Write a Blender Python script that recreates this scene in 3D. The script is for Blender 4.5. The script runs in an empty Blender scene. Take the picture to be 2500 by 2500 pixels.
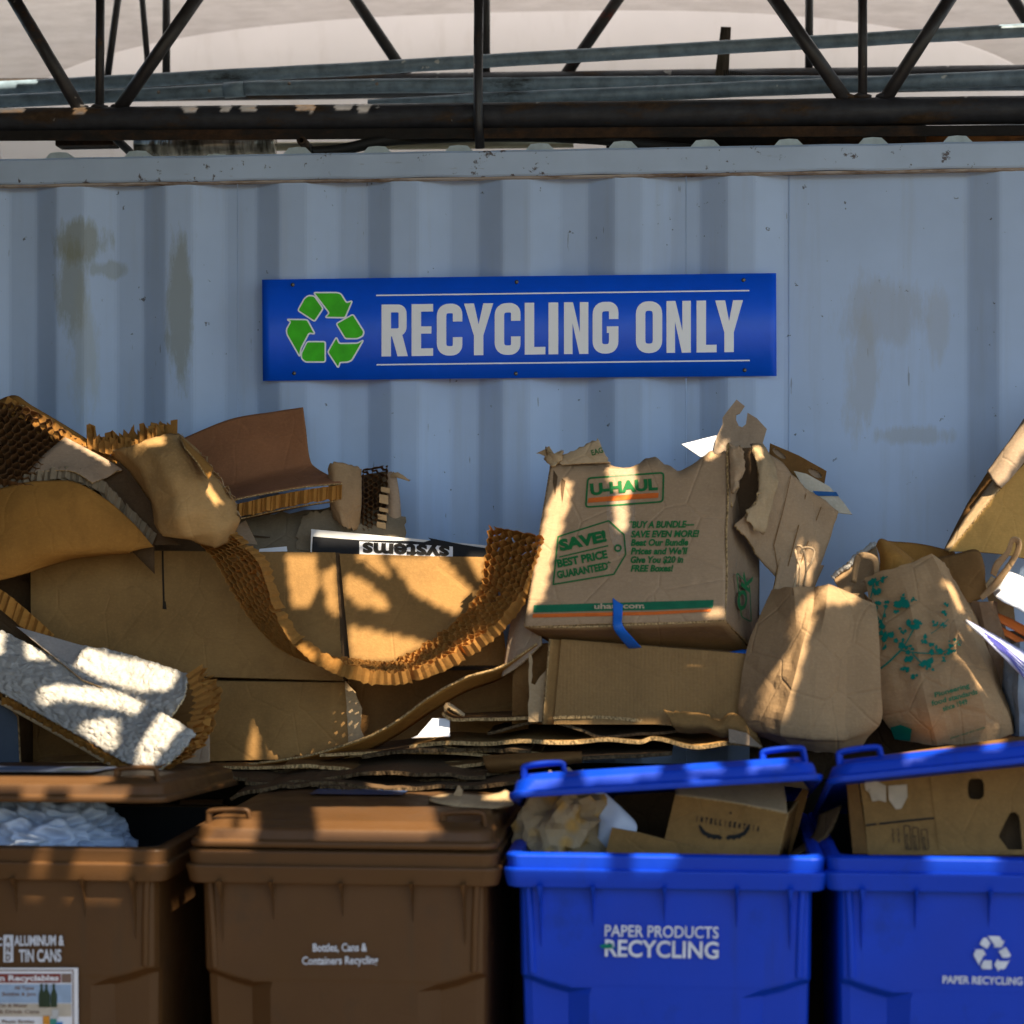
import bpy, bmesh, math, random
from mathutils import Vector, Matrix, noise, geometry
sin, cos, rad = math.sin, math.cos, math.radians
S = bpy.context.scene
COL = S.collection

# ---------------------------------------------------------------- camera, sky, sun, exposure
YAW, FPX, DIST, EYE, V0 = rad(5.2), 5070.0, 5.2, 1.58, 1355.0
FW = Vector((-sin(YAW), cos(YAW), 0)); RT = Vector((cos(YAW), sin(YAW), 0)); UP = Vector((0, 0, 1))
CAM = -DIST * FW + Vector((0, 0, EYE))
cd = bpy.data.cameras.new('camera'); cam = bpy.data.objects.new('camera', cd); COL.objects.link(cam)
cam.location = CAM; cam.rotation_euler = (rad(90), 0, YAW)
cd.sensor_width = 36; cd.lens = 36 * FPX / 2500; cd.shift_y = (V0 - 1250) / 2500
cd.clip_end = 500; cd.dof.use_dof = True; cd.dof.focus_distance = 5.1; cd.dof.aperture_fstop = 2.6
S.camera = cam
SUN_DIR = Vector((0.34, -0.48, 0.81)).normalized()          # towards the sun
EL = math.asin(SUN_DIR.z); AZ = math.atan2(SUN_DIR.x, SUN_DIR.y)
w = bpy.data.worlds.new('World'); S.world = w; w.use_nodes = True
sky = w.node_tree.nodes.new('ShaderNodeTexSky'); sky.sky_type = 'NISHITA'; sky.sun_disc = False
sky.sun_elevation = EL; sky.sun_rotation = AZ; sky.air_density = 1.3; sky.dust_density = .5; sky.ozone_density = 3.5
bg = w.node_tree.nodes['Background']; w.node_tree.links.new(sky.outputs[0], bg.inputs[0]); bg.inputs[1].default_value = 0.08
sl = bpy.data.lights.new('sun', 'SUN'); sl.energy = 5.0; sl.angle = rad(0.4); sl.color = (1, 0.86, 0.64)
so = bpy.data.objects.new('sun', sl); COL.objects.link(so); so.location = SUN_DIR * 20
so.rotation_euler = SUN_DIR.to_track_quat('Z', 'Y').to_euler()
S.view_settings.view_transform = 'Standard'; S.view_settings.look = 'None'
S.view_settings.exposure = 1.6; S.view_settings.gamma = 1
S.cycles.max_bounces = 8; S.cycles.use_denoising = True

def at(u, v, Y):                                            # a measured spot: direction from the camera, depth Y
    d = FW + RT * ((u - 1250) / FPX) + UP * ((V0 - v) / FPX)
    return CAM + d * ((Y - CAM.y) / d.y)
def proj(p):
    q = p - CAM; z = q.dot(FW)
    return 1250 + FPX * q.dot(RT) / z, V0 - FPX * q.z / z
def A(*pts): return [at(*p) for p in pts]

# ---------------------------------------------------------------- materials
class N:
    def __init__(s, name, rough=.8, spec=.3):
        s.m = bpy.data.materials.new(name); s.m.use_nodes = True; s.t = s.m.node_tree
        s.b = s.t.nodes['Principled BSDF']; s.b.inputs['Roughness'].default_value = rough
        s.b.inputs['Specular IOR Level'].default_value = spec
        s.tc = s.t.nodes.new('ShaderNodeTexCoord').outputs['Object']
    def n(s, typ, **kw):
        x = s.t.nodes.new('ShaderNode' + typ)
        for k, v in kw.items(): setattr(x, k, v)
        return x
    def put(s, sock, v):
        if isinstance(v, bpy.types.NodeSocket): s.t.links.new(v, sock)
        else: sock.default_value = v
    def map(s, scale=(1, 1, 1), loc=(0, 0, 0), src=None):
        m = s.n('Mapping'); s.put(m.inputs[0], src or s.tc); m.inputs['Scale'].default_value = scale; m.inputs['Location'].default_value = loc
        return m.outputs[0]
    def noise(s, scale, detail=4, rough=.55, vec=None, dist=0):
        x = s.n('TexNoise'); s.put(x.inputs['Vector'], vec or s.tc)
        x.inputs['Scale'].default_value = scale; x.inputs['Detail'].default_value = detail
        x.inputs['Roughness'].default_value = rough; x.inputs['Distortion'].default_value = dist
        return x.outputs[0]
    def ramp(s, f, a, b, lo=0, hi=1):
        x = s.n('MapRange', clamp=True); s.put(x.inputs[0], f)
        for i, v in enumerate((a, b, lo, hi)): x.inputs[i + 1].default_value = v
        return x.outputs[0]
    def math(s, op, a, b=0.0):
        x = s.n('Math', operation=op); s.put(x.inputs[0], a); s.put(x.inputs[1], b); return x.outputs[0]
    def mix(s, f, a, b, mode='MIX'):
        x = s.n('Mix', data_type='RGBA', blend_type=mode); s.put(x.inputs[0], f)
        s.put(x.inputs[6], a if isinstance(a, bpy.types.NodeSocket) else (*a, 1)); s.put(x.inputs[7], b if isinstance(b, bpy.types.NodeSocket) else (*b, 1))
        return x.outputs[2]
    def bump(s, h, strength=.3, dist=.002):
        x = s.n('Bump'); s.put(x.inputs['Height'], h); x.inputs['Strength'].default_value = strength; x.inputs['Distance'].default_value = dist
        s.t.links.new(x.outputs[0], s.b.inputs['Normal'])
    def col(s, c): s.put(s.b.inputs['Base Color'], c if isinstance(c, bpy.types.NodeSocket) else (*c, 1)); return s.m
def mul(c, k): return tuple(min(1, x * k) for x in c)

def cardboard(name, c, mott=.28, crease=.6, trans=0, flute=0.0, rough=.85):
    k = N(name, rough, .15)
    big = k.noise(5, 5, .6); fine = k.noise(160, 3, .7); fib = k.noise(60, 4, .7, k.map((1, 1, 7)))
    a = k.mix(k.ramp(big, .3, .72), mul(c, 1 - mott), mul(c, 1 + mott * .7))
    a = k.mix(k.ramp(fib, .35, .75, 0, .45), a, mul(c, .66))
    a = k.mix(k.ramp(fine, .5, .8, 0, .4), a, mul(c, 1.35))
    st = k.noise(9, 6, .7, k.map((1, 1, .5), (3.1, 1.7, 0)))
    a = k.mix(k.ramp(st, .54, .74, 0, .55), a, mul(c, .5))
    sc = k.noise(14, 2, .5, k.map((1, 1, .12), (7, 2, 1)), .6)                 # pale scuffs
    a = k.mix(k.ramp(sc, .66, .74, 0, .3), a, mul(c, 1.5))
    cr = k.n('TexVoronoi', feature='DISTANCE_TO_EDGE'); k.put(cr.inputs['Vector'], k.map((1, 1, .8), (.3, .2, 0))); cr.inputs['Scale'].default_value = 9
    crv = k.math('MULTIPLY', k.ramp(cr.outputs[0], 0, .035), crease)
    h = k.math('ADD', k.math('MULTIPLY', fine, .5), k.math('ADD', crv, k.math('MULTIPLY', big, 2.0)))
    if flute:
        wv = k.n('TexWave', wave_type='BANDS', bands_direction='X'); k.put(wv.inputs[0], k.tc); wv.inputs['Scale'].default_value = 38; wv.inputs['Distortion'].default_value = .3
        h = k.math('ADD', h, k.math('MULTIPLY', wv.outputs['Fac'], flute))
    k.bump(h, .5, .003)
    k.col(a)
    if trans:
        tr = k.n('BsdfTranslucent'); k.put(tr.inputs[0], a); mx = k.n('MixShader'); mx.inputs[0].default_value = trans
        k.t.links.new(k.b.outputs[0], mx.inputs[1]); k.t.links.new(tr.outputs[0], mx.inputs[2])
        k.t.links.new(mx.outputs[0], k.t.nodes['Material Output'].inputs[0])
    return k.m
def rim_mat(name, c):
    k = N(name, .9, .1)
    f = k.noise(220, 2, .6, k.map((1, 1, .6)))
    k.bump(f, .8, .003)
    return k.col(k.mix(k.ramp(f, .38, .6), mul(c, .45), mul(c, 1.3)))
def plastic(name, c, rough=.42, dirt=(.08, .06, .045), amt=.5):
    k = N(name, rough, .28)
    d = k.noise(7, 7, .68, k.map((1, 1, .7))); sp = k.noise(60, 5, .7); dr = k.noise(16, 4, .6, k.map((1, 1, .08)))
    a = k.mix(k.ramp(k.noise(2.5, 3), .3, .7), mul(c, .85), mul(c, 1.12))
    a = k.mix(k.ramp(d, .56, .80, 0, amt), a, dirt)
    a = k.mix(k.ramp(dr, .60, .78, 0, amt * .6), a, dirt)
    a = k.mix(k.ramp(sp, .66, .74, 0, amt * .6), a, mul(c, 1.6))
    k.put(k.b.inputs['Roughness'], k.ramp(d, .3, .75, rough - .08, rough + .25))
    k.bump(k.math('ADD', k.noise(260, 2, .5), k.math('MULTIPLY', k.noise(9, 3), 4)), .22, .0015)
    return k.col(a)
def ink(name, c, rough=.8, wear=.35):
    k = N(name, rough, .2)
    k.put(k.b.inputs['Alpha'], k.ramp(k.noise(70, 4, .7), .30, .36 if wear else .3, 1 - wear, 1)) if wear else None
    return k.col(k.mix(k.ramp(k.noise(30, 4), .3, .7), mul(c, .85), mul(c, 1.12)))
def plain(name, c, rough=.6, spec=.3, vary=.12, metal=0):
    k = N(name, rough, spec); k.b.inputs['Metallic'].default_value = metal
    f = k.noise(12, 5, .65)
    k.bump(k.noise(40, 4), .3, .002)
    return k.col(k.mix(k.ramp(f, .3, .7), mul(c, 1 - vary), mul(c, 1 + vary)))
def steel(name, c, rust, amt=.55, rough=.45, chips=None):
    k = N(name, rough, .4)
    f = k.noise(11, 7, .7, k.map((.35, 1, 1))); g = k.noise(55, 5, .7)
    a = k.mix(k.ramp(k.noise(30, 4), .3, .7), mul(c, .7), mul(c, 1.35))
    a = k.mix(k.ramp(f, amt, amt + .10), a, k.mix(k.ramp(g, .35, .65), mul(rust, .45), rust))
    if chips: a = k.mix(k.ramp(k.noise(17, 3, .6, k.map((1, 1, 1), (4, 5, 6))), .69, .72), a, chips)
    k.bump(k.math('ADD', f, k.math('MULTIPLY', g, .4)), .5, .004)
    k.put(k.b.inputs['Roughness'], k.ramp(f, amt - .1, amt + .1, rough, .9))
    return k.col(a)

# ---------------------------------------------------------------- object helpers
def mesh_from(bm, name):
    me = bpy.data.meshes.new(name); bm.normal_update(); bm.to_mesh(me); bm.free(); return me
def tag(o, label, cat, group=None, kind=None):
    if label: o['label'] = label
    if cat: o['category'] = cat
    if group: o['group'] = group
    if kind: o['kind'] = kind
    return o
def thing(name, loc, label, cat, group=None):
    o = bpy.data.objects.new(name, None); COL.objects.link(o); o.location = loc; o.empty_display_size = .05
    return tag(o, label, cat, group)
def origin(p):
    v = Vector((0, 0, 0))
    while p is not None: v += p.location; p = p.parent
    return v
def obj(name, bm, mats, parent=None, smooth=False, solid=0, off=0.0, bevel=0):
    if not isinstance(mats, (list, tuple)): mats = [mats]
    me = mesh_from(bm, name)
    for m in mats: me.materials.append(m)
    o = bpy.data.objects.new(name, me); COL.objects.link(o)
    if parent is not None: o.parent = parent; sh = origin(parent)
    else:
        xs = [v.co for v in me.vertices]
        sh = Vector(((min(c.x for c in xs) + max(c.x for c in xs)) / 2, (min(c.y for c in xs) + max(c.y for c in xs)) / 2, min(c.z for c in xs)))
        o.location = sh
    me.transform(Matrix.Translation(-sh))
    if smooth:
        for p in me.polygons: p.use_smooth = True
    if bevel:
        b = o.modifiers.new('bevel', 'BEVEL'); b.width = bevel; b.segments = 2; b.limit_method = 'ANGLE'; b.angle_limit = rad(40)
    if solid:
        s = o.modifiers.new('thickness', 'SOLIDIFY'); s.thickness = solid; s.offset = off
        if len(mats) > 1: s.material_offset_rim = 1
    return o
def cr(p0, p1, p2, p3, t):
    return .5 * ((2 * p1) + (p2 - p0) * t + (2 * p0 - 5 * p1 + 4 * p2 - p3) * t * t + (3 * p1 - p0 - 3 * p2 + p3) * t ** 3)
def along(pts, t, smooth=True):
    n = len(pts) - 1; x = min(max(t, -.2), 1.2) * n; i = min(max(int(math.floor(x)), 0), n - 1); f = x - i
    if not smooth or n < 2: return pts[i].lerp(pts[i + 1], f)
    return cr(pts[max(i - 1, 0)], pts[i], pts[i + 1], pts[min(i + 2, n)], f)
def curve(pts, n, smooth=True): return [along(pts, i / (n - 1), smooth) for i in range(n)]
def tube(bm, pts, r, n=12, cap=True, squash=1.0):
    rings = []; prev = None
    for i, p in enumerate(pts):
        d = (pts[min(i + 1, len(pts) - 1)] - pts[max(i - 1, 0)]).normalized()
        if prev is None: a = d.orthogonal().normalized()
        else: a = (prev - d * prev.dot(d)).normalized()
        prev = a; b = d.cross(a); rr = r[i] if isinstance(r, list) else r
        rings.append([bm.verts.new(p + (a * cos(2 * math.pi * k / n) + b * sin(2 * math.pi * k / n) * squash) * rr) for k in range(n)])
    for q, s in zip(rings, rings[1:]):
        for k in range(n): bm.faces.new((q[k], q[(k + 1) % n], s[(k + 1) % n], s[k]))
    if cap: bm.faces.new(rings[0][::-1]); bm.faces.new(rings[-1])
    return bm
def rod(name, pts, r, mat, parent=None, n=14, seg=0, smooth=True):
    bm = bmesh.new(); tube(bm, curve(pts, seg) if seg else pts, r, n); o = obj(name, bm, mat, parent, False)
    for p in o.data.polygons: p.use_smooth = len(p.vertices) == 4
    return o
def box(bm, a, b):
    x0, y0, z0 = a; x1, y1, z1 = b
    v = [bm.verts.new(c) for c in ((x0, y0, z0), (x1, y0, z0), (x1, y1, z0), (x0, y1, z0), (x0, y0, z1), (x1, y0, z1), (x1, y1, z1), (x0, y1, z1))]
    for f in ((0, 3, 2, 1), (4, 5, 6, 7), (0, 1, 5, 4), (1, 2, 6, 5), (2, 3, 7, 6), (3, 0, 4, 7)): bm.faces.new([v[i] for i in f])
    return bm
def loft(bm, loops, closed=True, cap0=False, cap1=False):
    R_ = [[bm.verts.new(p) for p in l] for l in loops]
    for q, s in zip(R_, R_[1:]):
        n = len(q)
        for k in range(n if closed else n - 1): bm.faces.new((q[k], q[(k + 1) % n], s[(k + 1) % n], s[k]))
    if cap0: bm.faces.new(R_[0][::-1])
    if cap1: bm.faces.new(R_[-1])
    return R_
class Surf:                                                  # a bent sheet through rows of points, with dents and creases
    def __init__(s, rows, smooth=True, amp=.0, sc=6, crease=0.0, csc=5, seed=0):
        s.rows, s.smooth, s.amp, s.sc, s.crease, s.csc, s.seed = rows, smooth, amp, sc, crease, csc, seed
    def base(s, a, b): return along([along(r, a, s.smooth) for r in s.rows], b, s.smooth)
    def nor(s, a, b):
        e = .01; n = (s.base(a + e, b) - s.base(a - e, b)).cross(s.base(a, b + e) - s.base(a, b - e))
        n = n.normalized() if n.length > 1e-12 else Vector((0, -1, 0))
        return n if n.y < 0 else -n                          # towards the open side of the yard
    def __call__(s, a, b):
        p = s.base(a, b)
        if s.amp or s.crease:
            q = Vector((p.x + s.seed * 3.7, p.y, p.z)); d = s.amp * noise.noise(q * s.sc)
            if s.crease: d += s.crease * (abs(noise.noise(q * s.csc)) + .5 * abs(noise.noise(q * s.csc * 2.3)) - .3)
            p = p + s.nor(a, b) * d
        return p
    def inv(s, u, v, a=.5, b=.5):
        for _ in range(14):
            pu, pv = proj(s.base(a, b)); e = .004
            au, av = proj(s.base(a + e, b)); bu, bv = proj(s.base(a, b + e))
            j = ((au - pu) / e, (bu - pu) / e, (av - pv) / e, (bv - pv) / e); det = j[0] * j[3] - j[1] * j[2]
            if abs(det) < 1e-9: break
            du, dv = u - pu, v - pv
            a += max(-.3, min(.3, (du * j[3] - dv * j[1]) / det)); b += max(-.3, min(.3, (dv * j[0] - du * j[2]) / det))
        return a, b
    def on(s, u, v, off): a, b = s.inv(u, v); return s(a, b) + s.nor(a, b) * off
def sheet(name, rows, mats, parent=None, thick=.005, nu=24, nv=14, smooth=True, shade=True, ragged='', rag=.006, **kw):
    sf = rows if isinstance(rows, Surf) else Surf(rows, smooth, **kw); bm = bmesh.new(); g = []
    rnd = random.Random(hash_name(name) + nu)
    for j in range(nv + 1):
        row = []
        for i in range(nu + 1):
            a, b = i / nu, j / nv; p = sf(a, b)
            j1 = rag * (rnd.random() - .35) * (1.6 if rnd.random() < .25 else .7)
            if 'l' in ragged and i == 0: p += (sf(.03, b) - sf(0, b)).normalized() * j1
            if 'r' in ragged and i == nu: p += (sf(.97, b) - sf(1, b)).normalized() * j1
            if 't' in ragged and j == 0: p += (sf(a, .03) - sf(a, 0)).normalized() * j1
            if 'b' in ragged and j == nv: p += (sf(a, .97) - sf(a, 1)).normalized() * j1
            row.append(bm.verts.new(p))
        g.append(row)
    for j in range(nv):
        for i in range(nu): bm.faces.new((g[j][i], g[j][i + 1], g[j + 1][i + 1], g[j + 1][i]))
    bmesh.ops.recalc_face_normals(bm, faces=bm.faces[:])
    o = obj(name, bm, mats, parent, shade, thick); return o, sf
def hash_name(s): return sum((i + 1) * ord(c) for i, c in enumerate(s)) % 9973
def tri_poly(bm, loops3, mat=0):                             # polygon, optionally with holes
    flat = [v for l in loops3 for v in l]; vs = [bm.verts.new(p) for p in flat]
    for t in geometry.tessellate_polygon(loops3):
        try: f = bm.faces.new([vs[i] for i in t]); f.material_index = mat
        except ValueError: pass
    return vs
def cut(name, pts, mats, parent=None, thick=.005, holes=(), rag=0, amp=.0, sub=0):
    """a flat piece of board or paper: outline pts as (u, v, Y), thickness real"""
    P = A(*pts)
    if rag:
        rnd = random.Random(hash_name(name) + len(pts)); Q = []
        for p, q in zip(P, P[1:] + P[:1]):
            n = max(1, int((q - p).length / .012))
            for i in range(n):
                Q.append(p.lerp(q, i / n) + (Vector((rnd.uniform(-1, 1), 0, rnd.uniform(-1, 1))) * rag if i else Vector()))
        P = Q
    bm = bmesh.new(); tri_poly(bm, [P] + [A(*h) for h in holes])
    bmesh.ops.recalc_face_normals(bm, faces=bm.faces[:])
    for f in bm.faces:
        if f.normal.y > 0: f.normal_flip()
    return obj(name, bm, mats, parent, False, thick)
# ---------------------------------------------------------------- flat marks: letters, lines, shapes
def text2d(s, bold=0.0, shear=0.0, space=1.0):
    c = bpy.data.curves.new('t', 'FONT'); c.body = s; c.size = 1; c.offset = bold; c.shear = shear; c.space_character = space; c.resolution_u = 3
    o = bpy.data.objects.new('t', c); COL.objects.link(o); dg = bpy.context.evaluated_depsgraph_get(); dg.update()
    me = o.evaluated_get(dg).to_mesh(); V = [(v.co.x, v.co.y) for v in me.vertices]; Fc = [tuple(p.vertices) for p in me.polygons]
    o.evaluated_get(dg).to_mesh_clear(); bpy.data.objects.remove(o); bpy.data.curves.remove(c)
    return V, Fc
def text_px(s, bl, br, h, bold=.0, shear=0., up=None, cap=.70, space=1.0):
    """letters with their base line from pixel bl to br and capitals h px high"""
    V, Fc = text2d(s, bold, shear, space); x0 = min(v[0] for v in V); x1 = max(v[0] for v in V)
    ux, uy = (br[0] - bl[0]), (br[1] - bl[1]); L = math.hypot(ux, uy); n = up or (uy / L * h, -ux / L * h)
    return [(bl[0] + (x - x0) / (x1 - x0) * ux + y / cap * n[0], bl[1] + (x - x0) / (x1 - x0) * uy + y / cap * n[1]) for x, y in V], Fc
def poly2d(pts, holes=()):
    L = [[Vector((x, y, 0)) for x, y in l] for l in [pts, *holes]]
    return [(v.x, v.y) for l in L for v in l], [tuple(t) for t in geometry.tessellate_polygon(L)]
def stroke(pts, wd, closed=False):
    n = len(pts); Lf, Rt = [], []
    for i, p in enumerate(pts):
        a = pts[i - 1] if (i or closed) else p; b = pts[(i + 1) % n] if (i < n - 1 or closed) else p
        dirs = []
        for q, r in ((a, p), (p, b)):
            l = math.hypot(r[0] - q[0], r[1] - q[1])
            if l > 1e-9: dirs.append(((r[0] - q[0]) / l, (r[1] - q[1]) / l))
        nx = -sum(d[1] for d in dirs); ny = sum(d[0] for d in dirs); l = math.hypot(nx, ny) or 1; nx /= l; ny /= l
        c = dirs[0][0] * ny * -1 * -1 if 0 else abs(-dirs[0][1] * nx + dirs[0][0] * ny); k = wd / 2 / max(c, .5)
        Lf.append((p[0] + nx * k, p[1] + ny * k)); Rt.append((p[0] - nx * k, p[1] - ny * k))
    V = Lf + Rt; m = n if closed else n - 1
    return V, [(i, (i + 1) % n, n + (i + 1) % n, n + i) for i in range(m)]
def rounded(pts, r, closed=True, seg=5):
    out = []; n = len(pts)
    for i, p in enumerate(pts):
        if not closed and i in (0, n - 1): out.append(p); continue
        a, b = pts[i - 1], pts[(i + 1) % n]; la = math.dist(a, p); lb = math.dist(b, p); rr = min(r, la * .49, lb * .49)
        s = (p[0] + (a[0] - p[0]) * rr / la, p[1] + (a[1] - p[1]) * rr / la); e = (p[0] + (b[0] - p[0]) * rr / lb, p[1] + (b[1] - p[1]) * rr / lb)
        for k in range(seg + 1):
            t = k / seg; out.append(((1 - t) ** 2 * s[0] + 2 * t * (1 - t) * p[0] + t * t * e[0], (1 - t) ** 2 * s[1] + 2 * t * (1 - t) * p[1] + t * t * e[1]))
    return out
def merge2d(*parts):
    V, Fc = [], []
    for v, f in parts:
        k = len(V); V += v; Fc += [tuple(i + k for i in q) for q in f]
    return V, Fc
def marks(name, vf, sf, mat, parent, off=.0045):
    """print flat marks on a surface; vf in photograph pixels"""
    V, Fc = vf; bm = bmesh.new(); vs = [bm.verts.new(sf.on(u, v, off)) for u, v in V]
    for f in Fc:
        if len(set(f)) > 2:
            try: bm.faces.new([vs[i] for i in f])
            except ValueError: pass
    for f in bm.faces:
        f.normal_update()
        if f.normal.y > 0: f.normal_flip()
    return obj(name, bm, mat, parent)
def offset_poly(p, d):
    n = len(p); ar = sum(p[i][0] * p[(i + 1) % n][1] - p[(i + 1) % n][0] * p[i][1] for i in range(n)); sg = 1 if ar > 0 else -1; out = []
    for i in range(n):
        a, b, c = p[i - 1], p[i], p[(i + 1) % n]
        l1 = math.dist(a, b) or 1; l2 = math.dist(b, c) or 1
        n1 = ((b[1] - a[1]) / l1 * sg, -(b[0] - a[0]) / l1 * sg); n2 = ((c[1] - b[1]) / l2 * sg, -(c[0] - b[0]) / l2 * sg)
        m = (n1[0] + n2[0], n1[1] + n2[1]); l = math.hypot(*m) or 1; k = d / max(.45, (m[0] * n1[0] + m[1] * n1[1]) / l)
        out.append((b[0] + m[0] / l * k, b[1] + m[1] / l * k))
    return out
ARROWS = [[(1125, 1172), (1150, 1127), (1165, 1116), (1187, 1118), (1220, 1165), (1188, 1213)],
          [(1185, 1105), (1275, 1105), (1288, 1110), (1308, 1143), (1330, 1136), (1303, 1199), (1228, 1198), (1244, 1182)],
          [(1333, 1187), (1374, 1252), (1370, 1268), (1350, 1278), (1304, 1278), (1270, 1222)],
          [(1372, 1284), (1328, 1360), (1312, 1367), (1284, 1367), (1277, 1388), (1238, 1329), (1270, 1273), (1281, 1297), (1350, 1296)],
          [(1228, 1290), (1228, 1366), (1155, 1366), (1140, 1355), (1138, 1335), (1160, 1290)],
          [(1132, 1346), (1084, 1262), (1082, 1243), (1099, 1214), (1084, 1206), (1160, 1207), (1189, 1260), (1167, 1257), (1136, 1316)]]
def recycle(cx, cy, k, d=0):
    out = []
    for P in ARROWS:
        q = rounded([((x - 1228) * k, (y - 1245) * k) for x, y in P], 7 * k, True, 3)
        if d: q = offset_poly(q, d)
        out.append(poly2d([(cx + x, cy + y) for x, y in q]))
    return merge2d(*out)

# ---------------------------------------------------------------- ground and backdrop
gm = N('asphalt', .95, .2)
gm.bump(gm.noise(120, 4), .5, .004)
gm.col(gm.mix(gm.ramp(gm.noise(1.3, 6, .6), .3, .7), (.085, .07, .052), (.15, .122, .09)))
bm = bmesh.new(); vs = [bm.verts.new(p) for p in ((-120, -120, 0), (120, -120, 0), (120, 120, 0), (-120, 120, 0))]; bm.faces.new(vs)
tag(obj('ground', bm, gm.m), None, None, kind='structure')

def board_mat():
    k = N('weathered_board', .9, .15); f = k.noise(9, 6, .65, k.map((1, 1, 6))); g = k.noise(3, 4)
    k.bump(f, .4, .003)
    return k.col(k.mix(k.ramp(f, .3, .7), k.mix(g, (.43, .39, .37), (.53, .48, .46)), (.61, .56, .54)))
bm = bmesh.new(); box(bm, (-2.6, 1.62, 2.62), (2.6, 1.68, 4.2)); tag(obj('back_board', bm, board_mat()), 'greyish weathered board standing behind the white rounded panel above the container', 'board')
k = N('white_panel', .6, .3); f = k.noise(2.2, 5, .6); k.bump(k.noise(3, 3), .25, .01)
pm = k.col(k.mix(k.ramp(k.noise(14, 5, .6, k.map((1, 1, .25))), .55, .8, 0, .35), k.mix(k.ramp(f, .3, .7), (.62, .565, .545), (.68, .62, .60)), (.45, .38, .33)))
c0 = at(1255, 330, 1.5); ax = (at(2500, 330, 1.5) - at(0, 330, 1.5)).x / 2 * 1.03
bm = bmesh.new(); L0 = []
for k_ in range(96):
    t = 2 * math.pi * k_ / 96; ce, se = cos(t), sin(t)
    L0.append((c0.x + ax * math.copysign(abs(ce) ** .8, ce), c0.z + .40 * math.copysign(abs(se) ** .8, se)))
loops = [[Vector((c0.x + (x - c0.x) * s, 1.5 + y, c0.z + (z - c0.z) * s)) for x, z in L0] for s, y in ((1, .06), (1, .01), (.992, 0), (.5, -.012), (.05, -.02))]
loft(bm, loops, True, True, True); bmesh.ops.recalc_face_normals(bm, faces=bm.faces[:])
tag(obj('rounded_panel', bm, pm, smooth=True), 'large white oval panel standing behind the steel trusses on the container roof', 'panel')

# ---------------------------------------------------------------- shipping container
def paint_mat():
    k = N('container_paint', .5, .4); base = (.40, .52, .73)
    a = k.mix(k.ramp(k.noise(2.2, 5, .6), .3, .7), mul(base, .90), mul(base, 1.06))
    dr = k.noise(20, 5, .6, k.map((1, 1, .06))); a = k.mix(k.ramp(dr, .55, .8, 0, .25), a, (.30, .30, .30))
    sp = k.noise(45, 4, .6); a = k.mix(k.ramp(sp, .70, .73, 0, .8), a, (.05, .035, .03))
    fl = k.noise(90, 2, .5, k.map((1, 1, .15), (3, 2, 1))); a = k.mix(k.ramp(fl, .74, .77, 0, .5), a, (.12, .11, .11))
    def stain(a, u, v, du, dv, c, amt, seed):
        p = at(u, v, 0); m = k.n('Mapping'); k.put(m.inputs[0], geo); m.inputs['Location'].default_value = (-p.x * 975 / du, 0, -p.z * 975 / dv)
        m.inputs['Scale'].default_value = (975 / du, 0, 975 / dv); l = k.n('VectorMath', operation='LENGTH'); k.put(l.inputs[0], m.outputs[0])
        d = k.math('ADD', l.outputs['Value'], k.math('MULTIPLY', k.math('SUBTRACT', k.noise(22, 7, .75, k.map((1, 1, .22), (seed, 0, 0))), .5), 2.2))
        return k.mix(k.ramp(d, .6, 1.05, amt, 0), a, c)
    geo = k.n('NewGeometry').outputs['Position']
    ol = (.20, .20, .10)
    a = stain(a, 195, 590, 75, 60, ol, .62, 1); a = stain(a, 175, 690, 40, 130, ol, .55, 2); a = stain(a, 255, 655, 50, 22, ol, .4, 3)
    a = stain(a, 438, 760, 42, 190, ol, .55, 4); a = stain(a, 205, 860, 40, 190, (.34, .36, .30), .4, 5)
    a = stain(a, 2160, 760, 120, 90, (.34, .37, .42), .5, 6); a = stain(a, 2110, 900, 50, 160, (.36, .38, .40), .5, 7)
    a = stain(a, 2230, 1062, 110, 28, (.34, .37, .40), .55, 8); a = stain(a, 2290, 780, 30, 100, (.36, .38, .41), .4, 9)
    k.bump(k.math('ADD', k.noise(5, 2), k.math('MULTIPLY', k.noise(130, 3), .3)), .25, .0012)
    return k.col(a)
def rail_mat():
    k = N('rail_paint', .5, .4); base = (.40, .51, .68); z0 = .0
    a = k.mix(k.ramp(k.noise(3, 5, .6), .3, .7), mul(base, .88), mul(base, 1.08))
    sp = k.noise(26, 5, .7); a = k.mix(k.ramp(sp, .62, .66, 0, .9), a, (.06, .035, .025))
    sc = k.noise(40, 4, .7, k.map((.12, 1, 1))); a = k.mix(k.ramp(sc, .66, .72, 0, .6), a, (.16, .10, .07))
    k.bump(k.noise(6, 4), .3, .006)
    return k.col(a)
rust_dirt = N('rusty_seam', .95, .1); f = rust_dirt.noise(24, 6, .7, rust_dirt.map((.3, 1, 1)))
rust_dirt.bump(f, .6, .004); rust_dirt.col(rust_dirt.mix(rust_dirt.ramp(f, .45, .68), (.40, .36, .33), (.13, .075, .04)))
PAINT, RAIL = paint_mat(), rail_mat()
cont = thing('shipping_container', (0, 1.2, 0), 'pale blue grey corrugated shipping container behind the cardboard pile', 'container')
def X(u): return at(u, 900, 0).x
dark = [(80, 138), (343, 404), (621, 682), (893, 955), (1165, 1227), (1434, 1501), (1708, 1777)]
prof = []                                                    # (x, y) of the side wall: y = 0 is the outer face
x = X(80) - .278 * 6
while x < X(80) - .05: prof += [(x, .036), (x + .062, 0), (x + .134, 0), (x + .204, .036)]; x += .278
for i, (a_, b_) in enumerate(dark):
    prof += [(X(a_), .036), (X(b_), 0)]
    prof += [(X(b_ + 68), 0), (X(b_ + 138), .036)]
prof += [(X(2366), .036), (X(2440), 0)]
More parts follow.
